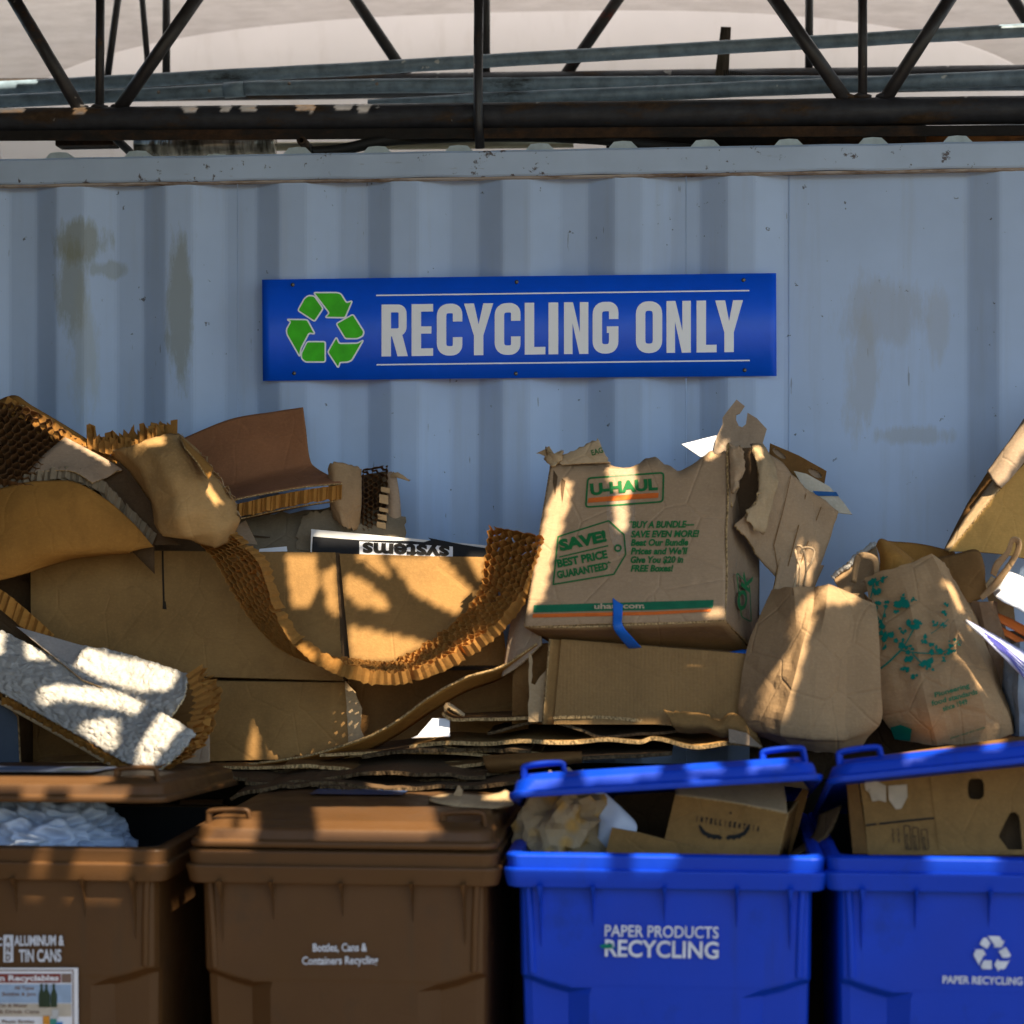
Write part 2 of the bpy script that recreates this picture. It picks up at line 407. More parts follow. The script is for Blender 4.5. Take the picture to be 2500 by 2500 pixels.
x = X(2440) + .072
for _ in range(4): prof += [(x, 0), (x + .07, .036), (x + .138, .036), (x + .206, 0)]; x += .278
zt = 2.525
def roundprof(p, r=.007):
    out = []
    for i in range(len(p)):
        if i in (0, len(p) - 1): out.append(p[i]); continue
        a, b, c = Vector(p[i - 1]), Vector(p[i]), Vector(p[i + 1])
        s = b + (a - b).normalized() * r; e = b + (c - b).normalized() * r
        out += [tuple(s), tuple((s + e) / 4 + b / 2), tuple(e)]
    return out
pr = roundprof(prof); zz = [.16 + (zt - .16) * i / 30 for i in range(31)]
def dent(x, z): return .004 * noise.noise(Vector((x * 1.3, 4, z * 1.1))) + .001 * noise.noise(Vector((x * 4, 9, z * 3)))
bm = bmesh.new(); loft(bm, [[Vector((x, y + dent(x, z), z)) for x, y in pr] for z in zz], False)
bmesh.ops.recalc_face_normals(bm, faces=bm.faces[:])
obj('side_wall', bm, PAINT, cont)
for u in (580, 1675, 1928): rod('weld_seam', [Vector((X(u), -.0005 + (.036 if u > 1900 or u == 580 else 0) * (1 if u > 1900 else 0), .3)), Vector((X(u), (.036 if u > 1900 else 0), zt))], .0012, PAINT, cont, 6)
xl, xr = prof[0][0], prof[-1][0]
# the top rail: a square tube, a little beaten along its lower edge
bm = bmesh.new(); loops = []
ztop = at(1250, 365, -.02).z; zb = at(1250, 428, -.02).z
for i in range(141):
    x = xl + (xr - xl) * i / 140; d = .004 * noise.noise(Vector((x * 3, 1, 0))) + .002 * noise.noise(Vector((x * 11, 3, 0)))
    e = .003 * noise.noise(Vector((x * 7, 8, 2)))
    loops.append([Vector((x, y + d, z)) for y, z in ((.06, zb + e), (-.014, zb + e), (-.018, zb + .004 + e), (-.020, ztop - .006 + e * .5), (-.014, ztop + e * .5), (.06, ztop + e * .5))])
loft(bm, loops, True, True, True); bmesh.ops.recalc_face_normals(bm, faces=bm.faces[:]); obj('top_rail', bm, RAIL, cont)
bm = bmesh.new(); loops = []
for i in range(400):
    x = xl + (xr - xl) * i / 399; e = .001 * noise.noise(Vector((x * 9, 8, 2))) + .003 * abs(noise.noise(Vector((x * 60, 1, 2)))); t = .0015 + .0025 * noise.noise(Vector((x * 35, 2, 5)))
    loops.append([Vector((x, y, z)) for y, z in ((.002, zb + .0005), (-.006 - t, zb - .0002), (-.005 - t, zb - .004 - e), (.002, zb - .007 - e))])
loft(bm, loops, True, True, True); bmesh.ops.recalc_face_normals(bm, faces=bm.faces[:]); obj('rusty_seam', bm, rust_dirt.m, cont)
# roof sheet: humps every 0.209 m
bm = bmesh.new(); rp = []; x = X(125) - .208 * 8 - .104
zr = ztop - .012
while x < xr:
    j = .004 * noise.noise(Vector((x * 5, 0, 0)))
    h = .043 + .004 * noise.noise(Vector((x * 2, 5, 0)))
    if abs(x + .104 - X(493)) < .05: h = .030
    for q, z in ((0, 0), (.056, 0), (.066, .55), (.082, .95), (.104, 1), (.126, .96), (.142, .6), (.152, 0)): rp.append((x + q + j, zr + z * h))
    x += .208
loft(bm, [[Vector((x, y, z)) for x, z in rp] for y in (.06, .08, 1.2, 2.38)], False); loft(bm, [[Vector((x, .06, z)) for x, z in rp], [Vector((x, .0605, zr - .03)) for x, z in rp]], False); bmesh.ops.recalc_face_normals(bm, faces=bm.faces[:])
obj('roof', bm, plain('roof_paint', (.52, .58, .58), .6, .3, .25), cont)
bm = bmesh.new(); box(bm, (xl, -.015, .0), (xr, .08, .158)); obj('bottom_rail', bm, RAIL, cont)
bm = bmesh.new(); box(bm, (xl - .05, .03, .02), (xl, 2.4, 2.57)); box(bm, (xr, .03, .02), (xr + .05, 2.4, 2.57)); box(bm, (xl, 2.37, .02), (xr, 2.4, 2.57)); obj('end_wall', bm, PAINT, cont)

# ---------------------------------------------------------------- things lying on the roof
black = steel('black_steel', (.022, .021, .024), (.13, .06, .025), .60, .42, (.30, .27, .24))
chordm = steel('rusty_black_steel', (.022, .023, .029), (.07, .04, .019), .52, .5, (.26, .25, .24))
redblack = steel('chipped_red_steel', (.022, .02, .022), (.16, .03, .02), .55, .5)
grey = steel('grey_conduit', (.155, .215, .275), (.05, .06, .07), .60, .42, (.5, .52, .52))
tr = thing('steel_truss', at(1250, 290, .2), 'black rusty steel truss lying along the front of the container roof', 'truss')
YT = .16
def longp(pts, Y, n=60, wob=.0015):
    P = [at(u, v, Y) for u, v in pts]; out = curve(P, n, False)
    return [p + Vector((0, 0, wob * noise.noise(p * 6))) for p in out]
rod('bottom_chord', longp([(-500, 302), (0, 297), (1250, 284), (2500, 268), (3100, 261)], YT), .0355, chordm, tr, 20)
rod('top_chord', longp([(-500, -31), (0, -38), (2500, -70), (3100, -77)], YT, 10), .0355, chordm, tr, 16)
for a_, b_, r in (((12, -40), (195, 268), .0175), ((505, -40), (290, 268), .0175), ((1865, -40), (2065, 244), .0175), ((2342, -40), (2160, 244), .0175)):
    rod('diagonal', [at(*a_, YT), at(*b_, YT)], r, black, tr)
for a_, b_ in (((245, -40), (243, 268)), ((2106, -50), (2106, 244))): rod('vertical', [at(*a_, YT), at(*b_, YT)], .0118, black, tr)
rod('vertical', [at(1169, -40, YT - .045), at(1167, 225, YT - .05), at(1168, 300, YT - .052), at(1172, 362, YT - .03)], .0125, black, tr)
for u, v in ((195, 266), (243, 266), (290, 266), (2065, 240), (2106, 240), (2160, 240)):     # weld beads
    bm = bmesh.new(); bmesh.ops.create_icosphere(bm, subdivisions=2, radius=.021); bmesh.ops.scale(bm, vec=(1.15, .8, .45), verts=bm.verts)
    for q in bm.verts: q.co += q.co.normalized() * .003 * noise.noise(q.co * 90) + at(u, v - 4, YT)
    obj('weld', bm, chordm, tr, True)
rod('strut', [at(270, 325, YT + .02), at(318, 372, YT + .10)], .011, black, tr)
tr2 = thing('steel_truss', at(1250, 250, .75), 'second black steel truss behind the grey conduits, with one red chipped brace', 'truss')
Y2 = .75
rod('bottom_chord', longp([(-500, 225), (0, 222), (2500, 190), (3000, 186)], Y2), .036, chordm, tr2, 16)
rod('top_chord', longp([(-500, -90), (0, -100), (2500, -140), (3000, -148)], Y2, 10), .036, chordm, tr2, 12)
for a_, b_, m in (((795, -110), (1012, 215), black), ((1590, -120), (1362, 210), redblack), ((2395, -130), (2600, 200), black), ((302, -110), (258, 220), black)):
    rod('diagonal', [at(*a_, Y2), at(*b_, Y2)], .0165 if m is not black or a_[0] != 302 else .0105, m, tr2)
for a_, b_ in (((406, -100), (406, 220)), ((338, -110), (366, 218)), ((1187, -120), (1187, 210)), ((1976, -130), (1975, 205))):
    rod('vertical', [at(*a_, Y2), at(*b_, Y2)], .0115 if a_[0] != 338 else .009, black, tr2)
YC = .40
rod('conduit_pipe', longp([(-450, 242), (0, 215), (850, 169), (1650, 122), (2500, 74), (2900, 50)], YC + .06), .0185, grey)
tag(bpy.data.objects['conduit_pipe'], 'topmost long grey conduit pipe rising to the right across the truss', 'pipe')
pb = thing('conduit_pipe', at(900, 216, YC), 'grey conduit pipe with a screwed collar joint at its left part', 'pipe')
rod('pipe', longp([(-450, 272), (0, 248), (560, 220)], YC, 30), .0185, grey, pb)
rod('collar', [at(548, 221, YC), at(597, 217, YC)], .0212, grey, pb, 18)
rod('pipe', longp([(597, 216), (850, 211), (1650, 203), (2500, 203), (2900, 202)], YC), .0200, grey, pb)
for u, v in ((387, 225), (511, 222), (706, 204), (920, 205)):
    bm = bmesh.new(); bmesh.ops.create_icosphere(bm, subdivisions=2, radius=.005); bmesh.ops.translate(bm, vec=at(u, v, YC - .019), verts=bm.verts); obj('screw', bm, plain('screw_steel', (.25, .2, .17), .4, .5, .2, .8) if u == 387 else bpy.data.materials['screw_steel'], pb, True)
rod('conduit_pipe', longp([(900, 262), (1165, 246), (1600, 227), (2100, 206), (2500, 189), (2900, 172)], YC - .09), .0205, grey)
tag(bpy.data.objects['conduit_pipe.002'], 'lowest grey conduit pipe emerging from behind the black truss tube', 'pipe')
rustm = steel('rusty_angle', (.014, .011, .009), (.06, .028, .011), .48, .9)
bm = bmesh.new()
for p, q in (((-300, 330), (2700, 314)),):
    P, Q = at(*p, .14), at(*q, .14)
    for (y0, z0, y1, z1) in ((-.02, -.0, .04, .006), (-.02, -.02, -.014, 0)):
        v = [bm.verts.new(c + Vector((0, y, z))) for c in (P, Q) for y, z in ((y0, z0), (y1, z0), (y1, z1), (y0, z1))]
        for f in ((0, 1, 2, 3), (4, 7, 6, 5), (0, 4, 5, 1), (1, 5, 6, 2), (2, 6, 7, 3), (3, 7, 4, 0)): bm.faces.new([v[i] for i in f])
tag(obj('angle_iron', bm, rustm), 'rusty brown angle iron running under the truss tube on the roof edge', 'angle iron')
rub = plain('black_rubber', (.012, .011, .010), .6, .3, .3)
rod('rubber_hose', curve(A((760, 372, .10), (830, 366, .12), (930, 345, .13), (1010, 338, .16), (1200, 332, .22), (1400, 334, .2)), 40), .015, rub); tag(bpy.data.objects['rubber_hose'], 'black rubber hose curving over the container edge left of the middle', 'hose')
rod('rubber_hose', curve(A((1360, 334, .18), (1470, 340, .15), (1560, 352, .13), (1660, 364, .12), (1760, 372, .12)), 40), .015, rub); tag(bpy.data.objects['rubber_hose.001'], 'black rubber hose sagging over the container edge right of the middle', 'hose')
rod('metal_tube', A((660, 358, .42), (1400, 350, .42)), .012, plain('dull_steel', (.42, .36, .24), .35, .5, .2, .5)); tag(bpy.data.objects['metal_tube'], 'dull metal tube lying on the container roof behind the hoses', 'tube')
bm = bmesh.new(); c = at(735, 342, .10)
loft(bm, [[c + Vector((cos(t) * r, y, sin(t) * r)) for t in [2 * math.pi * i / 16 for i in range(16)]] for r, y in ((.012, .12), (.012, 0), (.0065, 0), (.0065, .12))], True)
tag(obj('pipe_stub', bm, rustm), 'short rusty pipe stub pointing out over the container edge', 'pipe stub')
rod('rusty_bar', A((2260, 335, .3), (2700, 330, .3)), .017, steel('orange_rust', (.30, .11, .03), (.12, .05, .02), .5, .9)); tag(bpy.data.objects['rusty_bar'], 'orange rusty steel bar lying under the truss at the right edge', 'bar')
rod('metal_tube', A((2275, 316, .34), (2700, 309, .34)), .010, plain('pale_steel', (.5, .5, .55), .35, .5, .2, .6)); tag(bpy.data.objects['metal_tube.001'], 'pale metal tube lying above the orange rusty bar', 'tube')
bm = bmesh.new(); q0, q1 = at(1480, 372, .26), at(2262, 318, .26); box(bm, (q0.x, .26, zr + .03), (q1.x, .34, q1.z + .02)); tag(obj('timber_beam', bm, rustm, bevel=.004), 'dark brown timber beam lying along the container roof right of the middle', 'timber')
bm = bmesh.new(); a1, b1 = at(140, 352, .3), at(352, 342, .3)
for z0, z1, y in ((0, .022, 0),): box(bm, (a1.x, .28, a1.z - .008), (a1.x + .16, .34, a1.z + .008))
tag(obj('timber_offcut', bm, rustm, bevel=.002), 'dark brown timber offcut lying under the truss tube on the roof', 'timber')
bm = bmesh.new(); rr = random.Random(5); x0, x1 = at(330, 350, .36).x, at(670, 350, .36).x; zc = at(330, 366, .36).z; t = x0
bmesh.ops.create_cone(bm, cap_ends=True, segments=20, radius1=.03, radius2=.03, depth=x1 - x0, matrix=Matrix.Translation((x0 / 2 + x1 / 2, .37, zc + .012)) @ Matrix.Rotation(rad(90), 4, 'Y'))
k = N('wrapped_foil', .25, .5); k.b.inputs['Metallic'].default_value = .6; f = k.noise(30, 3, .6, k.map((1, .2, .2))); k.bump(f, .8, .01)
tag(obj('foil_wrapped_duct', bm, k.col(k.mix(k.ramp(f, .4, .6), (.12, .10, .07), (.55, .48, .38))), smooth=True), 'dull shiny wrapped duct lying on the roof left of the middle', 'duct')
bm = bmesh.new(); P = A((1745, 186, .66), (1779, 186, .66), (1785, 66, .66), (1760, 65, .66)); Q = [p + Vector((0, .03, 0)) for p in P]
loft(bm, [P, Q], True, True, True); bmesh.ops.recalc_face_normals(bm, faces=bm.faces[:])
k = N('grey_timber', .9, .1); f = k.noise(30, 5, .7, k.map((1, 1, .15))); k.bump(f, .8, .004); tm = k.col(k.mix(k.ramp(f, .35, .65), (.03, .025, .02), (.13, .105, .08)))
tag(obj('timber_post', bm, tm), 'weathered dark timber post leaning behind the grey conduits', 'post')
bm = bmesh.new()
for i in range(11):
    p = at(1768 + i * 5.4, 178 + (i > 5) * .6 * (i - 5), .62); tube(bm, [p + Vector((0, 0, -.03)), p + Vector((.0, 0, .008 - .0005 * i))], .0022, 6)
p = at(1768, 184, .62); q = at(1830, 190, .62); tube(bm, [p, q], .004, 8)
tag(obj('threaded_rod_comb', bm, rub), 'small dark toothed strip beside the timber post on the roof', 'strip')

# ---------------------------------------------------------------- the sign
SBLUE = plain('sign_blue', (.0, .105, .82), .42, .5, .06); WHITE = plain('sign_white', (.95, .96, 1.0), .5, .3, .02); GREEN = ink('sign_green', (.06, .56, .012), .45, 0)
sign = thing('recycling_sign', at(1268, 925, -.006), 'long blue sign with green arrows reading RECYCLING ONLY screwed to the container', 'sign')
sg = Surf([A((640, 683, -.008), (1060, 677, -.013), (1480, 672, -.012), (1895, 667, -.009)), A((642, 930, -.010), (1060, 925, -.016), (1480, 921, -.015), (1896, 918, -.010))])
sheet('panel', sg, SBLUE, sign, .003, 40, 2)
def z7(x, y): return (600 + x / 1.431, 600 + y / 1.431)
def ln(a, b, wd): return stroke([z7(a[0] + (b[0] - a[0]) * i / 30, a[1] + (b[1] - a[1]) * i / 30) for i in range(31)], wd)
marks('line', ln((456, 174), (1759, 157), 3.4), sg, WHITE, sign, .0025); marks('line', ln((458, 416), (1761, 401), 3.4), sg, WHITE, sign, .0025)
# condensed capitals, drawn in a unit cell (x 0..1, y 0..1 up)
def glyph(ch, w_, h_, s):
    r = w_ * .42; L, Rr, T, B = s / 2, w_ - s / 2, h_ - s / 2, s / 2; ri = r * .85
    def path(p, closed=False): return stroke(rounded(p, ri, closed, 6), s, closed)
    if ch == 'O': return path([(L, h_ / 2), (L, T), (Rr, T), (Rr, B), (L, B)], True)
    if ch == 'C': return path([(Rr, h_ * .655), (Rr, T), (L, T), (L, B), (Rr, B), (Rr, h_ * .355)])
    if ch == 'G': return merge2d(path([(Rr, h_ * .665), (Rr, T), (L, T), (L, B), (Rr, B), (Rr, h_ * .40)]), poly2d([(w_ * .55, h_ * .40), (w_, h_ * .40), (w_, h_ * .525), (w_ * .55, h_ * .525)]))
    if ch == 'I': return poly2d([(0, 0), (w_, 0), (w_, h_), (0, h_)])
    if ch == 'L': return poly2d([(0, 0), (w_, 0), (w_, s * .8), (s, s * .8), (s, h_), (0, h_)])
    if ch == 'E': return poly2d([(0, 0), (w_, 0), (w_, s * .8), (s, s * .8), (s, h_ * .43), (w_ * .92, h_ * .43), (w_ * .92, h_ * .57), (s, h_ * .57), (s, h_ - s * .8), (w_, h_ - s * .8), (w_, h_), (0, h_)])
    if ch == 'N': return poly2d([(0, 0), (s * .9, 0), (s * .9, h_ * .60), (w_ - s * .95, 0), (w_, 0), (w_, h_), (w_ - s * .9, h_), (w_ - s * .9, h_ * .42), (s * .95, h_), (0, h_)])
    if ch == 'Y': return poly2d([(w_ / 2 - s / 2, 0), (w_ / 2 + s / 2, 0), (w_ / 2 + s / 2, h_ * .38), (w_, h_), (w_ - s * 1.05, h_), (w_ / 2, h_ * .60), (s * 1.05, h_), (0, h_), (w_ / 2 - s / 2, h_ * .38)])
    if ch == 'R':
        return merge2d(poly2d([(0, 0), (s, 0), (s, h_), (0, h_)]), stroke(rounded([(s, h_ - s * .42), (w_ - s / 2, h_ - s * .42), (w_ - s / 2, h_ * .46), (s, h_ * .46)], ri, False, 6), s * .84),
                       poly2d([(w_ * .40, h_ * .39), (w_ * .62, 0), (w_ * 1.02, 0), (w_ * .80, h_ * .42)]))
for ch, a_, b_ in zip('RECYCLINGONLY', (475, 580, 668, 763, 870, 975, 1058, 1112, 1212, 1363, 1470, 1575, 1640), (565, 655, 757, 865, 960, 1047, 1092, 1197, 1302, 1455, 1555, 1645, 1737)):
    V, Fc = glyph(ch, b_ - a_, 181, 33); y = 387 - (a_ - 475) * .0125
    marks('letter', ([z7(a_ + vx, y - (vx) * .0125 - vy) for vx, vy in V], Fc), sg, WHITE, sign, .0025)
cx, cy = z7(278, 284)
marks('arrow_outline', recycle(794.5, 805.5, .647, 2.2), sg, WHITE, sign, .0025)
marks('recycling_symbol', recycle(794.5, 805.5, .647, -1.6), sg, GREEN, sign, .0034)
scm = plain('screw_head', (.16, .14, .12), .35, .5, .2, .8)
for x, y in ((165, 137), (947, 127), (1739, 120), (170, 446), (944, 447), (1743, 435)):
    p = sg.on(*z7(x, y), .003); bm = bmesh.new(); bmesh.ops.create_icosphere(bm, subdivisions=2, radius=.0052); bmesh.ops.scale(bm, vec=(1, .6, 1), verts=bm.verts); bmesh.ops.translate(bm, vec=p, verts=bm.verts)
    obj('screw', bm, scm, sign, True)

# ---------------------------------------------------------------- the cardboard pile
KRAFT = (.305, .165, .055); RIM = rim_mat('board_edge', (.42, .27, .12))
CB = [cardboard('kraft_board', KRAFT), RIM]
CBF = [cardboard('kraft_board_fluted', (.31, .175, .065), .2, .3, 0, .22), RIM]
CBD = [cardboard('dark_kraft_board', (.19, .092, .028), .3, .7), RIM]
CBX = [cardboard('very_dark_board', (.105, .062, .031), .35, .8), rim_mat('very_dark_edge', (.11, .07, .035))]  # very dark board tone, also used to paint shade in gaps
CBP = [cardboard('pale_kraft_board', (.45, .31, .17), .2, .6), RIM]
CBG = [cardboard('grey_kraft_board', (.38, .27, .18), .16, .55), RIM]
PAPER = [cardboard('brown_paper', (.37, .232, .118), .16, .9), cardboard('brown_paper_edge', (.50, .35, .21))]
PAPERD = [cardboard('dark_brown_paper', (.25, .15, .085), .2, .9), PAPER[1]]
SKIN = [cardboard('orange_kraft', (.37, .17, .036), .22, .5), RIM]
MAUVE = [cardboard('mauve_kraft', (.32, .135, .06), .25, .4), RIM]
HONEY = cardboard('honeycomb_paper', (.60, .30, .075), .25, .3, .5)
HONEYD = cardboard('dark_honeycomb_paper', (.17, .085, .035), .4, .3, .1)
DULL = [cardboard('dull_grey_board', (.24, .185, .12), .3, .8), RIM]
WHITEB = N('white_paper', .7, .2); f = WHITEB.noise(26, 6, .65, WHITEB.map((1, 1, 1.6)), .8); g = WHITEB.noise(7, 4)
WHITEB.bump(WHITEB.math('ADD', f, WHITEB.math('MULTIPLY', g, 1.5)), 1.0, .010); WHITEB.col(WHITEB.mix(WHITEB.ramp(f, .3, .7), (.36, .335, .30), (.46, .43, .39)))
WP = [WHITEB.m, rim_mat('white_board_edge', (.55, .42, .25))]
PLAINW = plain('clean_white_paper', (.74, .74, .78), .6, .3, .06)
GINK = ink('green_ink', (.012, .13, .035), .8, .30); OINK = ink('orange_ink', (.62, .13, .02), .8, .25); KINK = ink('black_ink', (.02, .018, .016), .8, 0)
TEAL = ink('teal_ink', (.0, .14, .10), .8, .25); DGREEN = ink('dark_green_ink', (.012, .13, .06), .8, .25)

# the steel bin that carries the pile (deep in shade behind the carts)
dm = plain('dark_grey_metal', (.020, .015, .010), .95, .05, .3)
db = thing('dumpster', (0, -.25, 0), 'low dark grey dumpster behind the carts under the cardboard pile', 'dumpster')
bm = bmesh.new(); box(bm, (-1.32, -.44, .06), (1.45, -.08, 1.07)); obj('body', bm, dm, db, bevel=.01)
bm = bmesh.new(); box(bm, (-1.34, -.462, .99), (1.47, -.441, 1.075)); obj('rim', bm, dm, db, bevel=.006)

def zig(name, path, across, h, mats, parent, pitch=.012, amp=.006, frayed=.3, seed=1, double=True):
    """pleated paper cell walls standing along a path: across = list of vectors of the wall height, same length as the path"""
    rnd = random.Random(seed); L = [0]
    for p, q in zip(path, path[1:]): L.append(L[-1] + (q - p).length)
    n = max(4, int(L[-1] / pitch)); bm = bmesh.new()
    def pos(t):
        d = t * L[-1]; i = 0
        while i < len(L) - 2 and L[i + 1] < d: i += 1
        f_ = (d - L[i]) / max(1e-9, L[i + 1] - L[i]); return path[i].lerp(path[i + 1], f_), across[i].lerp(across[i + 1], f_), (path[i + 1] - path[i]).normalized()
    for lay in range(2 if double else 1):
        prev = None
        for i in range(n + 1):
            p, a, t = pos(i / n); nn = a.cross(t).normalized(); s = amp * (1 if (i + lay) % 2 else -1) + rnd.uniform(-.0015, .0015)
            k0 = rnd.uniform(0, frayed) * .35; k1 = 1 + rnd.uniform(-frayed, frayed * .5)
            v = (bm.verts.new(p + nn * (s + lay * .004) - a * k0 * .3), bm.verts.new(p + nn * (s + lay * .004 + rnd.uniform(-.003, .003)) + a * h * k1 + t * rnd.uniform(-.004, .004) * frayed * 2))
            if prev and rnd.random() > frayed * .22: bm.faces.new((prev[0], v[0], v[1], prev[1]))
            prev = v
    return obj(name, bm, mats, parent, False, .0008)
def comb(name, Fp, Rp, T, mat, parent, cell=.021, h=.04, seed=2, fray=.12, stretch=None, flip=1):
    """open paper honeycomb between a front and a rear edge line"""
    rnd = random.Random(seed); L = [0]
    for p, q in zip(Fp, Fp[1:]): L.append(L[-1] + (q - p).length)
    def pos(d, w):
        d = min(max(d, 0), L[-1]); i = 0
        while i < len(L) - 2 and L[i + 1] < d: i += 1
        f_ = (d - L[i]) / max(1e-9, L[i + 1] - L[i]); a = Fp[i].lerp(Fp[i + 1], f_); b = Rp[i].lerp(Rp[i + 1], f_)
        n = (Fp[min(i + 1, len(Fp) - 1)] - Fp[i]).cross(b - a).normalized() * flip
        return a.lerp(b, w), n
    wid = sum((a - b).length for a, b in zip(Fp, Rp)) / len(Fp); s = cell / math.sqrt(3); nr = max(2, round(wid / (cell * .87))); nc = int(L[-1] / cell)
    bm = bmesh.new(); cache = {}
    def vert(d, w):
        key = (round(d * 4000), round(w * 400))
        if key not in cache:
            p, n = pos(d + rnd.uniform(-.07, .07) * cell, min(1, max(0, w)) + rnd.uniform(-.012, .012))
            q = p + n * h * (1 + rnd.uniform(-fray, fray))
            edge = w < .02 or w > .98
            cache[key] = (bm.verts.new(p - n * rnd.uniform(0, fray) * h * (1.2 if edge else .3)), bm.verts.new(q + n * (rnd.uniform(0, .12) * h if edge else 0)))
        return cache[key]
    rh = 1 / nr; done = set()
    for r in range(nr):
        for c in range(nc + 1):
            cx_ = (c + .5 * (r % 2)) * cell; cy_ = (r + .5) * rh
            pts = [(cx_ + cell / 2, cy_ - rh * .3), (cx_ + cell / 2, cy_ + rh * .3), (cx_, cy_ + rh * .7), (cx_ - cell / 2, cy_ + rh * .3), (cx_ - cell / 2, cy_ - rh * .3), (cx_, cy_ - rh * .7)]
            vs_ = [vert(*p) for p in pts]
            for a, b in zip(vs_, vs_[1:] + vs_[:1]):
                key = frozenset((id(a), id(b)))
                if a is b or key in done: continue
                done.add(key)
                if rnd.random() < .03: continue
                try: bm.faces.new((a[0], b[0], b[1], a[1]))
                except ValueError: pass
    return obj(name, bm, mat, parent, False, .0009)

def carton(name, front, back_dy, mats, label, cat='box', thick=.005, lift=0, **kw):
    """a box from its front face (TL, TR, BR, BL as u, v, Y), a straight depth behind it"""
    P = A(*front); t = thing(name, ((P[2] + P[3]) / 2 + Vector((0, back_dy / 2, 0))), label, cat)
    o, sf = sheet('front_panel', [[P[0], P[1]], [P[3], P[2]]], mats, t, thick, 16, 8, False, False, **kw)
    d = Vector((0, back_dy, lift)); g = .003
    nrm = (P[1] - P[0]).cross(P[3] - P[0]).normalized(); i_ = Vector((.004, 0, 0))
    bm = bmesh.new(); f0 = [P[0] + d * .02 + i_, P[1] + d * .02 - i_, P[2] + d * .02 - i_, P[3] + d * .02 + i_]
    loft(bm, [f0, [p + d for p in f0]], True, False, True); bmesh.ops.recalc_face_normals(bm, faces=bm.faces[:])
    obj('box_body', bm, mats[0], t, False, .004)
    return t, sf

# big opened carton: upper box with the centre gap, lower box under it
t, sfL = carton('large_carton', [(75, 1343, -.33), (819, 1350, -.33), (838, 1662, -.41), (77, 1640, -.41)], .22, CB, 'large opened kraft carton under the honeycomb sling, with a dark slit and centre gap')
SL = ink('slit_dark', (.03, .02, .012), .9, 0)
marks('slit', stroke([(398, 1346), (399, 1400), (401, 1470), (403, 1486)], 4.5), sfL, SL, t, .004)
marks('slit_end', poly2d([(399, 1468), (406, 1470), (408, 1489), (398, 1488)]), sfL, SL, t, .0048)
bmR, sfR = sheet('flap', [A((829, 1352, -.335), (1010, 1358, -.335), (1205, 1362, -.335)), A((856, 1626, -.425), (1040, 1627, -.435), (1240, 1624, -.425))], CB, t, .006, 20, 8, True, False, amp=.004)
cut('side_panel', [(815, 1350, -.328), (829, 1350, -.322), (858, 1640, -.40), (836, 1660, -.405)], CBX, t, .004)
t, sf2 = carton('lower_carton', [(505, 1664, -.42), (845, 1668, -.42), (862, 1850, -.425), (500, 1858, -.425)], .24, CB, 'kraft carton below the large opened carton with a torn tape strip at its right edge')
cut('torn_tape', [(843, 1662, -.428), (868, 1690, -.428), (884, 1730, -.428), (880, 1775, -.428), (890, 1800, -.428), (888, 1848, -.428), (852, 1850, -.428)], CBP, t, .002, rag=.0015)
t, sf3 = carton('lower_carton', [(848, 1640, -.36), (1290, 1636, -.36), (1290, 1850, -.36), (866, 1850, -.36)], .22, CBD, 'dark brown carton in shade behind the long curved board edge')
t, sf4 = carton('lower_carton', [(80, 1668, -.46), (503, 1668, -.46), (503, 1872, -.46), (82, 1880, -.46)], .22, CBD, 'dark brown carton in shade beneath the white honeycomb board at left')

o, _ = sheet('shaded_cardboard', [A((-80, 1380, -.30), (80, 1385, -.30)), A((-80, 1905, -.33), (92, 1905, -.33))], CBX, None, .005, 6, 8, amp=.01); tag(o, 'very dark filler sheet standing in for shade left of the large opened carton', 'cardboard')  # dark sheet added where the gap is only in shade
o, _ = sheet('shaded_cardboard', [A((280, 1290, -.26), (480, 1300, -.25), (660, 1312, -.25)), A((280, 1390, -.29), (480, 1390, -.29), (660, 1390, -.29))], CBX, None, .005, 14, 6, amp=.01); tag(o, 'very dark filler sheet standing in for shade under the rolled honeycomb', 'cardboard')  # added sheet: paints the shade below the roll
o, _ = sheet('shaded_cardboard', [A((1830, 1560, -.28), (2200, 1540, -.28), (2560, 1540, -.28)), A((1830, 1905, -.40), (2200, 1905, -.40), (2560, 1905, -.40))], CBX, None, .005, 14, 6, amp=.01); tag(o, 'very dark filler sheet standing in for shade between and behind the paper bags', 'cardboard')  # added sheet: darkness between the bags put into its colour
# dull boards and curled paper behind
o, _ = sheet('dull_board', [A((560, 1262, -.20), (700, 1250, -.2), (860, 1236, -.2), (990, 1260, -.2)), A((560, 1370, -.30), (700, 1370, -.3), (860, 1370, -.3), (1000, 1360, -.3))], DULL, None, .005, 26, 10, True, False, ragged='tr', rag=.014, amp=.012, crease=.012)
tag(o, 'dull greyish torn board lying behind the large carton beneath the mauve sheet', 'cardboard')
o, _ = sheet('dull_board', [A((735, 1262, -.25), (790, 1245, -.25), (905, 1290, -.24)), A((720, 1340, -.28), (800, 1345, -.28), (905, 1345, -.28))], DULL, None, .004, 18, 10, True, False, ragged='lt', rag=.014, amp=.01, crease=.01)
tag(o, 'small ragged dull board between the mauve sheet and the upside-down printed box', 'cardboard')
cut('pale_strip', [(632, 1348, -.30), (634, 1340, -.30), (700, 1334, -.30), (702, 1346, -.30)], [PLAINW, RIM], None, .003); tag(bpy.data.objects['pale_strip'], 'small pale strip of paper lying on the rear edge of the large carton', 'paper')
cut('dull_board', [(575, 1285, -.27), (600, 1270, -.27), (640, 1352, -.27), (590, 1352, -.27)], CBG, None, .004); tag(bpy.data.objects['dull_board.002'], 'greyish folded board corner right of the rolled honeycomb', 'cardboard')
